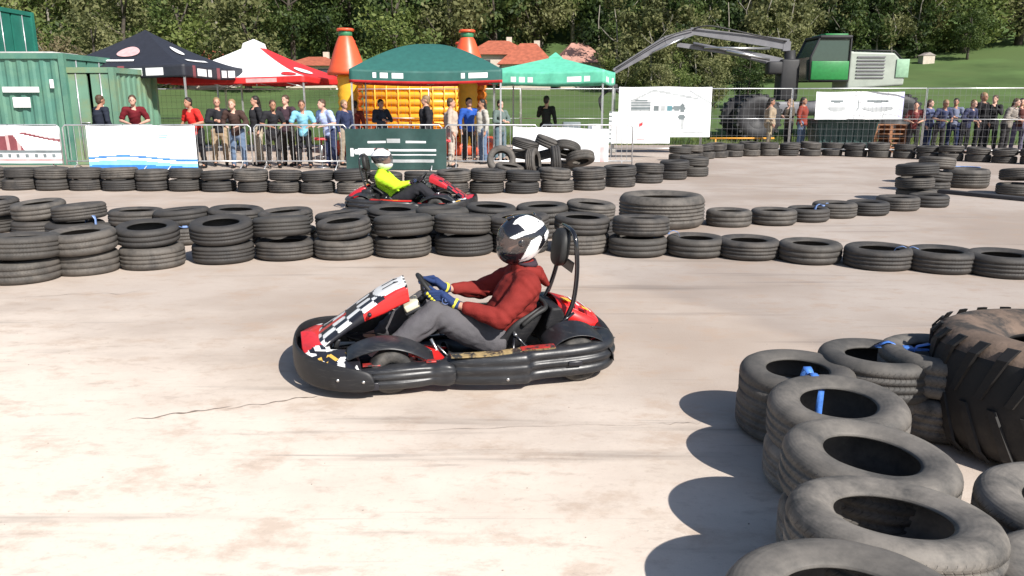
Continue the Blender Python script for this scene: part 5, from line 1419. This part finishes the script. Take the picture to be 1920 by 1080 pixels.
def vf_mi(u, v, s): return 1 if ((.16 < u < .40 or .66 < u < .86) and .25 < v < .70 and int(u * 55) % 4) else 0
canopy('mint green canopy with white marks on its valance', X_at(1040, Yt), Yt, 3.2, 2.4, -14, 2.50, 2.92, C_mint, C_mint, 0, .36, valfn=vf_mi, valm=[C_mint, C_white], cap=.2)

# ---------------- bouncy castle ----------------
I_red = mat('inflatable_red', (.72, .10, .035), .4, var=.06); I_yel = mat('inflatable_yellow', (.80, .42, .03), .4, var=.08); I_org = mat('inflatable_orange', (.72, .22, .02), .4); I_blu = mat('inflatable_blue', (.03, .12, .5), .4); I_grn = mat('inflatable_green', (.05, .22, .10), .4)
Yc = 26.0; xc = X_at(778, Yc)
r = thing('bouncy_castle', 'red and yellow bouncy castle with pointed turrets behind the dark green canopy', 'bouncy castle', (xc, Yc, 0))
mb = MB(); mb.box((0, .8, .22), (5.2, 4.2, .44), bev=.18); mb.build('base', I_red, r)
mb = MB()
for k in range(9): mb.tube([(-2.0, 2.2, .6 + .25 * k), (2.0, 2.2, .6 + .25 * k)], .15, 12)
for k in range(9): mb.tube([(-1.6 + .4 * k, 2.06, .5), (-1.6 + .4 * k, 2.06, 2.7)], .03, 6)
mb.build('back_wall', I_yel, r)
for s_ in (-1, 1):
    mb = MB()
    for k in range(8): mb.tube([(s_ * 2.15, -.7, .6 + .25 * k), (s_ * 2.15, 2.1, .6 + .25 * k)], .14, 10)
    mb.build('side_wall', I_org, r)
TWR = [(-1.90, -1.0, .31, 2.45, 3.66, 1), (1.78, -1.0, .30, 2.45, 3.62, 1), (-2.45, 2.2, .27, 2.7, 3.55, 0), (1.4, 2.4, .25, 2.7, 3.5, 0)]
for (x_, y_, rr, zt, zc, fr) in TWR:
    mb = MB(); prof = [(.001, .3)]
    for k in range(9):
        z0 = .3 + (zt - .3) * k / 9; z1 = .3 + (zt - .3) * (k + 1) / 9; prof += [(rr * .93, z0 + .01), (rr * 1.04, (z0 + z1) / 2)]
    prof += [(rr * .93, zt), (.001, zt)]
    mb.lathe(prof, 24, axis_c=(x_, y_, 0)); t_ = mb.build('tower', I_yel, r)
    mb = MB(); mb.lathe([(.001, zt), (rr * 1.9, zt - .02), (rr * 1.95, zt + .08), (rr * 1.72, zt + .2), (rr * 1.45, zt + (zc - zt) * .4), (rr * 1.12, zt + (zc - zt) * .65), (rr * .80, zt + (zc - zt) * .85), (rr * .66, zc - .10)], 20, axis_c=(x_, y_, 0)); mb.build('turret_cone', I_red, t_)
    mb = MB(); mb.lathe([(.001, zc - .12), (rr * .66, zc - .11), (rr * .66, zc - .02), (rr * .68, zc + .07), (.001, zc + .1)], 20, axis_c=(x_, y_, 0)); mb.build('turret_cap', I_grn, t_)
    mb = MB(); mb.tube([(x_ + rr * .72 * math.cos(a), y_ + rr * .72 * math.sin(a), zc + .09) for a in [R(30 * k) for k in range(13)]], .045, 8); mb.build('cap_ring', I_red, t_)
mb = MB(); mb.tube([(-2.0, -1.0, 2.45), (-1.2, -1.0, 2.62), (0, -1.0, 2.7), (1.2, -1.0, 2.62), (2.0, -1.0, 2.45)], .2, 14); mb.build('arch', I_red, r)

# ---------------- green containers at left ----------------
G1 = mat('container_green', (.075, .20, .155), .55, var=.12, scale=2, col2=(.11, .24, .17), mix_scale=1.2); G2 = mat('container_pale_green', (.14, .27, .19), .55, var=.12, scale=2, col2=(.20, .26, .14), mix_scale=.9)
def container(lab, x, y, L, W_, H_, rz, m, z=0.0):
    r = thing('shipping_container', lab, 'container', (x, y, z), R(rz))
    def wall(n, p0, p1):
        vs = []; fs = []; d = (p1 - p0); nn = Vector((d.y, -d.x, 0)).normalized(); c = int(d.length / .28)
        pts_ = []
        for k in range(c):
            for f, o in ((0, 0), (.3, 0), (.5, .035), (.8, .035)): pts_.append(p0 + d * ((k + f) / c) - nn * o)
        pts_.append(p1.copy())
        for p in pts_: vs += [Vector((p.x, p.y, .15)), Vector((p.x, p.y, H_ - .12))]
        for k in range(len(pts_) - 1): fs.append((2 * k, 2 * k + 2, 2 * k + 3, 2 * k + 1))
        mb.add(vs, fs)
    a, b, c, d = Vector((-L / 2, -W_ / 2, 0)), Vector((L / 2, -W_ / 2, 0)), Vector((L / 2, W_ / 2, 0)), Vector((-L / 2, W_ / 2, 0))
    mb = MB(); wall(0, a, b); wall(0, c, d); wall(0, d, a); mb.build('walls', m, r, recalc=False)
    mb = MB()
    for p, q in ((a, b), (b, c), (c, d), (d, a)):
        for zz, hh in ((.09, .16), (H_ - .06, .14)):
            mb.box(((p.x + q.x) / 2, (p.y + q.y) / 2, zz), (abs(q.x - p.x) + .08, abs(q.y - p.y) + .08, hh))
        mb.box((p.x, p.y, H_ / 2), (.14, .14, H_ + .02))
    mb.box((0, 0, H_ - .02), (L - .1, W_ - .1, .03)); mb.build('frame', m, r)
    for s_ in (-1, 1):
        mb = MB(); mb.box((L / 2 - .02, s_ * W_ / 4, H_ / 2), (.05, W_ / 2 - .1, H_ - .3)); do = mb.build('door', m, r)
        mb = MB(); mb.tube([(L / 2 + .03, s_ * W_ / 4, .15), (L / 2 + .03, s_ * W_ / 4, H_ - .15)], .018, 6); mb.tube([(L / 2 + .03, s_ * W_ / 4, 1.1), (L / 2 + .03, s_ * (W_ / 4 - .25), 1.1)], .012, 6); mb.build('lock_rod', M_galv, do)
    return r
co = container('teal green container with white stickers at the left edge', X_at(20, 21.2), 22.4, 3.25, 2.4, 2.85, 0, G1)
for (px, py, w2, h2) in ((40, 168, .95, .14), (42, 192, .45, .26), (98, 157, .10, .22)):
    p = at(px, py, 21.16); mb = MB(); mb.box((p.x - co.location.x, -1.265, p.z), (w2, .012, h2)); mb.build('sticker', C_white, co)
container('pale green container with double doors between the teal one and the black canopy', X_at(178, 21.2), 22.45, 2.4, 1.26, 2.50, -90, G2)
container('upper green container stacked high at the left edge', X_at(-128, 26.5), 28.2, 4.2, 2.4, 2.6, 0, mat('container_teal', (.02, .16, .12), .5, var=.15, scale=2), z=2.1)
container('lower dark container under the high one at the left edge', X_at(-128, 26.5), 28.2, 4.2, 2.4, 2.1, 0, G1)
mb = MB(); p0, p1 = at(0, 108, 21.6), at(118, 116, 21.6)
mb.tube([p0 + Vector((-.3, 0, 0)), p0.lerp(p1, .4), p1], .05, 8); mb.box(((p0.x + p1.x) / 2 - .2, 22.3, 2.90), (1.5, 1.3, .05), bev=.02)
tag(mb.build('tarpaulin', mat('tarp_pale', (.5, .48, .46), .7)), 'pale folded tarpaulin lying on the teal green container', 'tarpaulin')

# ---------------- red roofed houses ----------------
M_roof = mat('clay_roof', (.36, .10, .055), .85, var=.25, scale=3); M_roof2 = mat('old_clay_roof', (.42, .22, .17), .85, var=.2, scale=3); M_plaster = mat('plaster', (.55, .48, .40), .9); M_glass = mat('window_glass', (.05, .06, .07), .15)
def house(lab, px, Y, w_, d_, hw, hr, rz, roofm):
    x_ = X_at(px, Y); z0 = th(x_, Y)
    r = thing('house', lab, 'house', (x_, Y, z0 - .3), R(rz))
    mb = MB(); mb.box((0, 0, hw / 2), (w_, d_, hw)); wl = mb.build('wall', M_plaster, r)
    mb = MB(); e = .4
    mb.add([(-w_ / 2 - e, -d_ / 2 - e, hw), (w_ / 2 + e, -d_ / 2 - e, hw), (w_ / 2 + e, d_ / 2 + e, hw), (-w_ / 2 - e, d_ / 2 + e, hw), (-w_ / 6, 0, hw + hr), (w_ / 6, 0, hw + hr)], [(0, 1, 5, 4), (1, 2, 5), (2, 3, 4, 5), (3, 0, 4), (0, 3, 2, 1)]); rf = mb.build('roof', roofm, r)
    mb = MB(); mb.box((w_ * .18, .2, hw + hr * .8), (.5, .5, 1.2)); mb.build('chimney', M_plaster, rf)
    for k in (-1, 1):
        mb = MB(); mb.box((k * w_ / 4, -d_ / 2 - .01, hw * .55), (1.1, .06, 1.2)); wn = mb.build('window', M_glass, r)
        mb = MB(); mb.box((k * w_ / 4, -d_ / 2 - .03, hw * .55 - .66), (1.3, .16, .07)); mb.build('sill', M_plaster, wn)
house('red-roofed house between the black and the white canopies', 396, 74, 6.0, 6, 2.3, 1.1, 8, M_roof)
house('small red-roofed house behind the mint canopy peak', 990, 73, 4.2, 5, 2.2, 1.9, -6, M_roof)
house('pinkish-roofed house at the right end of the mint canopy', 1082, 73, 3.8, 5, 2.2, 1.8, 5, M_roof2)
house('low red-roofed house left of the bouncy castle turrets', 600, 74, 4.5, 6, 1.9, .9, 3, M_roof)
house('red-roofed house right of the dark green canopy', 935, 76, 5.5, 6, 2.3, 1.4, 3, M_roof)

# ---------------- forestry machine ----------------
Yh = 33.0
xh = X_at(1535, Yh); zh = th(xh, Yh)
def hx(px): return X_at(px, Yh) - xh
def hz(py): return at(960, py, Yh).z - zh
H_ = thing('forestry_machine', 'green forestry machine with long grey crane arm behind the mesh fence', 'forestry machine', (xh, Yh, zh))
M_mg = mat('machine_green', (.02, .20, .05), .4); M_mgr = mat('machine_grey', (.16, .16, .175), .5, var=.15, scale=3); M_mw = mat('machine_pale', (.34, .38, .33), .45, var=.12, scale=2); M_mb = mat('machine_black', (.02, .02, .022), .6); M_mgl = mat('cab_glass', (.05, .08, .07), .1, var=.05)
def mwheel(x_, y_, rr, wd):
    M_ = Matrix.Rotation(R(90), 3, 'X'); h = wd / 2; mb = MB()
    mb.lathe([(rr * .5, -h * .8), (rr * .7, -h), (rr * .93, -h * .9), (rr, -h * .6), (rr, h * .6), (rr * .93, h * .9), (rr * .7, h), (rr * .5, h * .8)], 40, M_)
    for k in range(20):
        a = 2 * math.pi * k / 20; q = M_ @ Matrix.Rotation(a, 3, 'Z')
        mb.box(q @ Vector((rr * 1.0, 0, 0)), (.10, .10, wd * .9), M=q)
    wo = bpy.data.objects.new('wheel', mb.mesh('wheel', M_mb)); COL.objects.link(wo); wo.parent = H_; wo.location = (x_, y_, rr)
    mb = MB(); mb.lathe([(rr * .52, -h * .75), (rr * .42, -h * .4), (rr * .15, -h * .35), (rr * .13, -h * .6), (.01, -h * .6), (.01, h * .6), (rr * .52, h * .75)], 24, M_); mb.build('rim', M_mb, wo)
for x_ in (hx(1405), hx(1590), hx(1660)):
    for y_ in (-1.0, 1.1): mwheel(x_, y_, .88, .6)
mb = MB(); mb.box(((hx(1390) + hx(1500)) / 2, 0, 1.25), (hx(1500) - hx(1390), 1.3, .5), bev=.08); mb.box(((hx(1560) + hx(1690)) / 2, 0, 1.35), (hx(1690) - hx(1560), 1.4, .6), bev=.08); mb.tube([(hx(1490), 0, 1.2), (hx(1570), 0, 1.3)], .3, 12); mb.build('chassis', M_mgr, H_)
z0, z1 = hz(152), hz(72); x0, x1 = hx(1497), hx(1566)
mb = MB(); mb.loft([[Vector((x0, y_, z0)), Vector((x1, y_, z0)), Vector((x1 - .05, y_, z1 - .1)), Vector((x0 + .28, y_, z1 - .1)), Vector((x0 - .02, y_, z0 + .9))] for y_ in (-.78, .78)], smooth=False); cb = mb.build('cab_glass', M_mgl, H_)
mb = MB()
for y_ in (-.8, .8):
    mb.tube([(x0, y_, z0), (x0 - .02, y_, z0 + .9), (x0 + .28, y_, z1 - .05), (x1, y_, z1 - .05), (x1, y_, z0), (x0, y_, z0)], .05, 6)
mb.box(((x0 + x1) / 2 + .15, 0, z1), ((x1 - x0) * .85, 1.75, .12), bev=.04); mb.build('cab_frame', M_mb, H_)
mb = MB(); mb.box(((x0 + x1) / 2 + .2, 0, z1 + .09), ((x1 - x0) * .6, 1.5, .08), bev=.03); mb.build('cab_roof', M_mg, H_); mb = MB(); mb.box(((x0 + x1) / 2, -.82, z0 + .38), ((x1 - x0) * .98, .08, .72), bev=.03); mb.build('cab_panel', M_mg, H_)
a0, a1 = hx(1566), hx(1668); zt = hz(98); zb = hz(168)
mb = MB(); mb.loft([[Vector((a0, y_, zb)), Vector((a1, y_, zb + .15)), Vector((a1 + .05, y_, zt - .55)), Vector((a1 - .45, y_, zt - .05)), Vector((a0, y_, zt))] for y_ in (-.8, .8)], smooth=False); o = mb.build('engine_hood', M_mw, H_); bevmod(o, .08, 3)
mb = MB()
for k in range(7): mb.box((a0 + .85, -.83, zb + .45 + .13 * k), (1.1, .03, .05))
mb.build('louvre', M_mgr, o)
mb = MB(); mb.box((a0 + 2.1, -.83, zb + .8), (.5, .03, .7), bev=.01); mb.build('hatch', mat('machine_pale_green', (.25, .42, .28), .5), o)
mb = MB(); mb.tube([(a0 + .2, -.8, zt + .03), (a1 - .5, -.8, zt), (a1 + .05, -.8, zt - .5)], .03, 6); mb.tube([(a0 + .2, -.8, zt + .03), (a0 + .2, .8, zt + .03)], .03, 6); mb.build('handrail', M_mb, H_)
# crane
mb = MB(); mb.box((hx(1468), 0, hz(150)), (.75, .8, 1.6), bev=.08); mb.box((hx(1440), -.2, hz(128)), (.6, .5, .5), bev=.08); mb.tube([(hx(1478), 0, hz(190)), (hx(1470), 0, hz(95))], .22, 12); mb.build('crane_base', M_mb, H_)
def beam(p, q, w0, h0, w1, h1, y_=0):
    p = Vector((p[0], y_, p[1])); q = Vector((q[0], y_, q[1])); t = (q - p).normalized(); u = Vector((-t.z, 0, t.x))
    rings = [[c + Vector((0, s1 * w_ / 2, 0)) + u * s2 * h_ / 2 for s1, s2 in ((-1, -1), (1, -1), (1, 1), (-1, 1))] for c, w_, h_ in ((p, w0, h0), (q, w1, h1))]
    mb.loft(rings, smooth=False)
mb = MB(); beam((hx(1462), hz(96)), (hx(1462), hz(78)), .3, .3, .3, .3); beam((hx(1465), hz(84)), (hx(1285), hz(58)), .28, .42, .22, .26); b_ = mb.build('main_boom', M_mgr, H_)
mb = MB(); beam((hx(1300), hz(56)), (hx(1240), hz(78)), .2, .25, .26, .40); beam((hx(1240), hz(78)), (hx(1148), hz(134)), .24, .38, .2, .22); mb.build('outer_boom', M_mgr, H_)
mb = MB(); beam((hx(1455), hz(118)), (hx(1380), hz(100)), .26, .36, .26, .30); beam((hx(1380), hz(100)), (hx(1262), hz(84)), .2, .24, .16, .16); mb.tube([(hx(1400), -.2, hz(104)), (hx(1290), -.2, hz(82))], .06, 8); mb.build('lower_boom', M_mgr, H_)
mb = MB(); mb.tube([(hx(1430), -.22, hz(92)), (hx(1310), -.22, hz(90))], .05, 8); mb.tube([(hx(1430), -.28, hz(112)), (hx(1350), -.28, hz(96))], .06, 8); mb.tube([(hx(1275), -.2, hz(70)), (hx(1215), -.2, hz(100))], .04, 8); mb.build('hydraulic_rod', M_steel, H_)
mb = MB(); mb.tube(smooth_path([(hx(1290), -.15, hz(55)), (hx(1320), -.3, hz(50)), (hx(1400), -.2, hz(66)), (hx(1460), -.2, hz(78))], 4), .03, 6); mb.tube(smooth_path([(hx(1290), -.2, hz(56)), (hx(1240), -.25, hz(72)), (hx(1150), -.2, hz(130))], 4), .02, 6); mb.build('hose', M_mb, H_)
mb = MB(); mb.tube([(hx(1148), 0, hz(134)), (hx(1146), 0, hz(158))], .08, 8); mb.box((hx(1146), 0, hz(165)), (.4, .5, .3), bev=.05)
for s_ in (-1, 1): mb.tube(smooth_path([(hx(1146) + .1 * s_, 0, hz(168)), (hx(1146) + .5 * s_, 0, hz(185)), (hx(1146) + .35 * s_, 0, hz(212))], 4), .06, 6)
mb.build('grapple', M_mb, H_)
# yellow-orange pole on the grass
mb = MB(); a = at(1332, 251, 29); b = at(1452, 251, 29); mb.tube([(a.x, 29, .35), (b.x, 29, .35)], .03, 8)
for q in (a.x + .2, b.x - .2): mb.tube([(q, 29, -.02), (q, 29, .35)], .025, 6)
tag(mb.build('rail', mat('orange_rail', (.75, .35, .04), .5)), 'low orange rail on the grass right of the house banner', 'rail')
# white garden sheds far right on the meadow edge
for (px, Y, s_, lab) in ((1725, 66, .42, 'tiny pale hut at the edge of the meadow beside the forestry machine'),):
    x_ = X_at(px, Y); mb = MB(); mb.box((0, 0, .8 * s_), (2.2 * s_, 2 * s_, 1.6 * s_)); r = thing('hut', lab, 'hut', (x_, Y, th(x_, Y) - .1)); mb.build('wall', M_plaster, r)
    mb = MB(); mb.prism([(-1.3 * s_, 1.6 * s_), (1.3 * s_, 1.6 * s_), (0, 2.2 * s_)], (Vector((0, -1.1 * s_, 0)), Vector((1, 0, 0)), Vector((0, 0, 1)), Vector((0, 1, 0))), 2.2 * s_); mb.build('roof', mat('hut_roof', (.35, .3, .28), .8), r)
# ---------------- vegetation ----------------
import numpy as np
def leaf_mat(name, c1, c2, c3, scale=1.2):
    m = bpy.data.materials.new(name); m.use_nodes = True; t = m.node_tree; N = t.nodes; Lk = t.links
    b = N['Principled BSDF']; b.inputs['Roughness'].default_value = 0.6; b.inputs['Specular IOR Level'].default_value = 0.3
    g = N.new('ShaderNodeNewGeometry'); oi = N.new('ShaderNodeObjectInfo'); tc = N.new('ShaderNodeTexCoord')
    nz = N.new('ShaderNodeTexNoise'); nz.inputs['Scale'].default_value = scale * .35; nz.inputs['Detail'].default_value = 3; Lk.new(g.outputs['Position'], nz.inputs['Vector'])
    ri = N.new('ShaderNodeMath'); ri.operation = 'MULTIPLY_ADD'; Lk.new(g.outputs['Random Per Island'], ri.inputs[0]); ri.inputs[1].default_value = .45
    mr = N.new('ShaderNodeMapRange'); mr.inputs['From Min'].default_value = .35; mr.inputs['From Max'].default_value = .65; mr.inputs['To Max'].default_value = .6; Lk.new(nz.outputs['Fac'], mr.inputs['Value']); Lk.new(mr.outputs[0], ri.inputs[2])
    cr = N.new('ShaderNodeValToRGB'); e = cr.color_ramp.elements; e[0].position = .1; e[0].color = (*c1, 1); e[1].position = .95; e[1].color = (*c3, 1); x = e.new(.5); x.color = (*c2, 1)
    Lk.new(ri.outputs[0], cr.inputs[0]); Lk.new(cr.outputs[0], b.inputs['Base Color'])
    tr_ = N.new('ShaderNodeBsdfTranslucent'); Lk.new(cr.outputs[0], tr_.inputs['Color']); mx = N.new('ShaderNodeMixShader'); mx.inputs[0].default_value = .38
    Lk.new(b.outputs[0], mx.inputs[1]); Lk.new(tr_.outputs[0], mx.inputs[2]); Lk.new(mx.outputs[0], N['Material Output'].inputs['Surface'])
    return m
V_dark = leaf_mat('leaves_dark', (.016, .032, .012), (.05, .085, .022), (.12, .16, .045))
V_mid = leaf_mat('leaves_mid', (.05, .08, .025), (.125, .17, .045), (.23, .27, .08))
V_olive = leaf_mat('leaves_olive', (.085, .10, .04), (.17, .18, .07), (.26, .26, .12))
V_tan = leaf_mat('twigs_tan', (.10, .085, .045), (.18, .15, .08), (.26, .21, .12))
M_bark = mat('bark', (.07, .058, .045), .9, var=.3, scale=4, bump=.5, bscale=12); M_bark2 = mat('bark_pale', (.24, .22, .18), .9, var=.3, scale=4, bump=.5, bscale=12)
def leaf_cloud(seed, blobs, n, size):
    """blobs (x, y, z, r); small bent quads scattered in the shells of the clumps"""
    g = np.random.default_rng(seed); B = np.array(blobs, float)
    w_ = B[:, 3] ** 2.2; k = g.choice(len(B), n, p=w_ / w_.sum())
    d = g.normal(size=(n, 3)); d /= np.linalg.norm(d, axis=1)[:, None]
    r_ = g.uniform(.25, 1.0, n) ** .5 * (1 + .18 * g.normal(size=n))
    c = B[k, :3] + d * (r_ * B[k, 3])[:, None] * np.array([1, 1, .85])
    nrm = d + .8 * g.normal(size=(n, 3)); nrm /= np.linalg.norm(nrm, axis=1)[:, None]
    a = np.cross(nrm, g.normal(size=(n, 3))); a /= np.linalg.norm(a, axis=1)[:, None]; b = np.cross(nrm, a)
    s_ = size * g.uniform(.5, 1.5, n)[:, None]
    v = np.stack([c - a * s_, c - b * s_ * .55, c + a * s_, c + b * s_ * .55], 1).reshape(-1, 3)
    return v
def cloud_mesh(name, v, m):
    n = len(v) // 4; me = bpy.data.meshes.new(name)
    me.vertices.add(len(v)); me.vertices.foreach_set('co', v.astype(np.float32).ravel())
    me.loops.add(4 * n); me.loops.foreach_set('vertex_index', np.arange(4 * n, dtype=np.int32))
    me.polygons.add(n); me.polygons.foreach_set('loop_start', np.arange(0, 4 * n, 4, dtype=np.int32)); me.polygons.foreach_set('loop_total', np.full(n, 4, dtype=np.int32))
    me.materials.append(m); me.update(); me.validate(); return me
def crown_blobs(rg, H, Rr, z0, n=16, conic=0.0):
    out = []
    for i in range(n):
        f = rg.random(); z = z0 + (H - z0) * f
        prof = (math.sin(math.pi * (0.15 + .8 * f)) ** .7) * (1 - conic) + conic * (1 - f)
        a = rg.uniform(0, 6.283); q = Rr * prof * rg.uniform(.35, .85)
        out.append((q * math.cos(a), q * math.sin(a), z, Rr * rg.uniform(.28, .46) * (.6 + .5 * prof)))
    return out
def trunk_mb(mb, H, r0, rg, limbs, x0=0, y0=0, z0=0, mi=0):
    pts_ = [(x0 + rg.uniform(-.15, .15) * k * .5, y0 + rg.uniform(-.15, .15) * k * .5, z0 - .4 + (H * .85 + .4) * k / 5) for k in range(6)]
    mb.tube(pts_, [r0 * (1.25 - .2 * k) for k in range(6)], 8, mi)
    for i in range(limbs):
        k = rg.randrange(1, 5); p = Vector(pts_[k]); a = rg.uniform(0, 6.28); L3 = H * rg.uniform(.16, .3)
        mb.tube([p, p + Vector((math.cos(a) * L3 * .5, math.sin(a) * L3 * .5, L3 * .35)), p + Vector((math.cos(a) * L3, math.sin(a) * L3, L3 * .9))], [r0 * .45, r0 * .3, r0 * .12], 6, mi)
rv = random.Random(21)
PROT = []
for (nm, H, Rr, z0, n, sz, lm, con) in (('a', 11, 3.2, 2.5, 4200, .17, V_dark, 0), ('b', 12, 2.8, 1.8, 4200, .16, V_mid, .2), ('c', 13, 2.6, 1.5, 4600, .15, V_dark, .6), ('d', 7, 2.8, .9, 3600, .14, V_olive, 0), ('e', 6, 2.6, .6, 3600, .13, V_mid, 0), ('f', 4.5, 2.2, .4, 3000, .10, V_tan, 0)):
    cm = cloud_mesh('crown', leaf_cloud(hash(nm) % 97 if False else ord(nm), crown_blobs(rv, H, Rr, z0, 22, con), n, sz), lm)
    mb = MB(); trunk_mb(mb, H, .05 * Rr + .05, rv, 7); tm = mb.mesh('trunk', M_bark if nm != 'f' else M_bark2)
    PROT.append((cm, tm))
def tree(name, k, x, y, s, lab, sz=None, group=None):
    r = thing(name, lab, 'shrub' if 'shrub' in name or 'bush' in name else 'tree', (x, y, th(x, y) - .05), rv.uniform(0, 6.28), group)
    r.scale = (s, s, sz or s); link('crown', PROT[k][0], r); link('trunk', PROT[k][1], r); return r
gw = 'trees along the edge of the wood'
TL_ = [('bare_shrub', 5, 100, 52, 1.0, .95, 'pale tan leafless shrub above the pale green container'), ('bush', 4, 40, 62, 1.3, 1.2, 'light green bushy tree at the far left above the containers'),
 ('bush', 3, 190, 58, .95, .8, 'olive bush left of the black canopy peak'), ('tree', 3, 250, 68, 1.5, 1.3, 'broad olive tree rising behind the black canopy'), ('tree', 4, 350, 70, 1.5, 1.35, 'mid green tree between the black and white canopies'),
 ('tree', 3, 470, 66, 1.35, 1.25, 'grey olive tree above the white canopy peak'), ('tree', 0, 555, 78, 1.15, 1.1, 'dark tall tree left of the red turrets'), ('tree', 2, 620, 82, 1.0, 1.0, 'dark pointed tree right behind the left turrets'),
 ('tree', 4, 745, 74, 1.5, 1.4, 'bright green tree above the dark green canopy'), ('tree', 3, 850, 80, 1.6, 1.6, 'olive tree behind the right turret'), ('tree', 0, 925, 84, 1.1, 1.0, 'dark tree between right turret and mint canopy'),
 ('tree', 3, 1010, 84, 1.4, 1.5, 'tall grey green tree above the mint canopy'), ('bush', 4, 1165, 66, .75, .55, 'round bright bush where the crane arm bends down'), ('tree', 1, 1215, 84, 1.1, 1.05, 'leafy sunlit tree above the outer crane arm'),
 ('tree', 0, 1310, 86, 1.15, 1.1, 'dark tree above the elbow of the crane'), ('tree', 2, 1420, 84, 1.1, 1.1, 'dark conical tree left of the machine cab'), ('tree', 2, 1500, 82, 1.1, 1.15, 'dark conical tree directly above the machine cab'),
 ('tree', 0, 1610, 80, 1.1, 1.0, 'very dark tree above the machine engine hood'), ('tree', 3, 1700, 76, 1.3, 1.0, 'olive tree right of the machine on the meadow edge'), ('tree', 4, 1790, 70, 1.5, 1.15, 'wide light green tree on the meadow edge at right'),
 ('bush', 0, 1800, 66, .42, .36, 'low dark bush at the top of the meadow on the right'), ('tree', 3, 1890, 72, 1.6, 1.3, 'large olive green tree at the top right corner')]
for (nm, k, px, Y, s, sz, lab) in TL_:
    tree(nm, k, X_at(px, Y), Y, s, lab, sz, gw)
# shrubs and hedge on the meadow behind the fence, left of the machine
for (k, px, Y, s, lab) in ((3, 1235, 46, .38, 'low olive shrub under the outer crane arm'), (3, 1330, 45, .42, 'olive shrub under the middle of the crane'), (0, 1400, 47, .30, 'small dark shrub beside the crane base'), (4, 1270, 52, .50, 'green shrub behind the crane arm gap')):
    tree('shrub', k, X_at(px, Y), Y, s, lab, None, 'shrubs on the meadow')
# the wood behind: one mass of foliage and trunks
V = []; mbt = MB(); rw = random.Random(5); seed = 100
COLM = []
EXTRA = [(62, 1180, 1480, 9, .42), (68, 1150, 1700, 15, .62), (75, 1120, 1720, 16, .8)]
base = {k: leaf_cloud(300 + k, crown_blobs(rw, 13, 3.6, 1.0, 22, .15 * (k % 3)), 2000, .26) for k in range(6)}
parts_ = {0: [], 1: [], 2: []}
for row, (Y, n, s0) in enumerate(((84, 34, .95), (92, 34, 1.1), (101, 32, 1.2), (112, 28, 1.35))):
    for i in range(n):
        x = -Y * .78 + 2 * Y * .78 * (i + rw.uniform(-.35, .35)) / (n - 1); y = Y + rw.uniform(-3, 3); s = s0 * rw.uniform(.8, 1.2)
        a = rw.uniform(0, 6.28); v = base[rw.randrange(6)]; c, s2 = math.cos(a), math.sin(a)
        w_ = np.empty_like(v); w_[:, 0] = (v[:, 0] * c - v[:, 1] * s2) * s + x; w_[:, 1] = (v[:, 0] * s2 + v[:, 1] * c) * s + y; w_[:, 2] = v[:, 2] * s + th(x, y)
        px = 960 + FPX * x / y
        k = rw.choice([0, 0, 1]) if 480 < px < 1650 else rw.choice([1, 2, 1])
        if 1250 < px < 1650: k = 0 if rw.random() < .85 else 1
        parts_[k].append(w_)
        trunk_mb(mbt, 11 * s, .20 * s, rw, 3, x, y, th(x, y), 0 if rw.random() < .6 else 1)
for (Y, p0, p1, n, s0) in EXTRA:
    for i in range(n):
        y = Y + rw.uniform(-1.5, 1.5); x = X_at(p0 + (p1 - p0) * (i + rw.uniform(-.3, .3)) / (n - 1), y); s = s0 * rw.uniform(.75, 1.15)
        a = rw.uniform(0, 6.28); v = base[rw.randrange(6)]; c, s2 = math.cos(a), math.sin(a)
        w_ = np.empty_like(v); w_[:, 0] = (v[:, 0] * c - v[:, 1] * s2) * s + x; w_[:, 1] = (v[:, 0] * s2 + v[:, 1] * c) * s + y; w_[:, 2] = (v[:, 2] - .6) * s + th(x, y)
        parts_[(0 if rw.random() < .5 else 2) if Y > 64 else 2].append(w_); trunk_mb(mbt, 11 * s, .16 * s, rw, 3, x, y, th(x, y), 1)
allv = np.concatenate([np.concatenate(parts_[k]) for k in (0, 1, 2) if parts_[k]])
me = cloud_mesh('wood', allv, V_dark); me.materials.append(V_mid); me.materials.append(V_olive)
cnt = [sum(len(p) for p in parts_[k]) // 4 for k in (0, 1, 2)]
me.polygons.foreach_set('material_index', np.repeat(np.arange(3, dtype=np.int32), cnt))
wood = link('wood', me); tag(wood, 'dense wood of mixed trees covering the slope behind the meadow', 'wood', kind='stuff')
two = mbt.build('wood_trunks', [M_bark, M_bark2], wood, recalc=False); two['kind'] = 'stuff'
# dark forest floor is the same terrain; grass tufts at the concrete edge
g = np.random.default_rng(4); n = 9000
xs = g.uniform(-16, 20, n); ys = 31 + np.abs(g.normal(0, 1.6, n)); hh = g.uniform(.06, .22, n); an_ = g.uniform(0, 6.28, n)
zz = np.array([th(a, b) for a, b in zip(xs, ys)]); dx = np.cos(an_) * .02; dy = np.sin(an_) * .02
v = np.stack([np.stack([xs - dx, ys - dy, zz], 1), np.stack([xs + dx, ys + dy, zz], 1), np.stack([xs + dx * .3 + .04, ys + dy * .3, zz + hh], 1), np.stack([xs - dx * .3 + .04, ys - dy * .3, zz + hh], 1)], 1).reshape(-1, 3)
tag(link('grass', cloud_mesh('grass', v, V_mid)), 'tufts of grass along the edge of the yard', 'grass', kind='stuff')
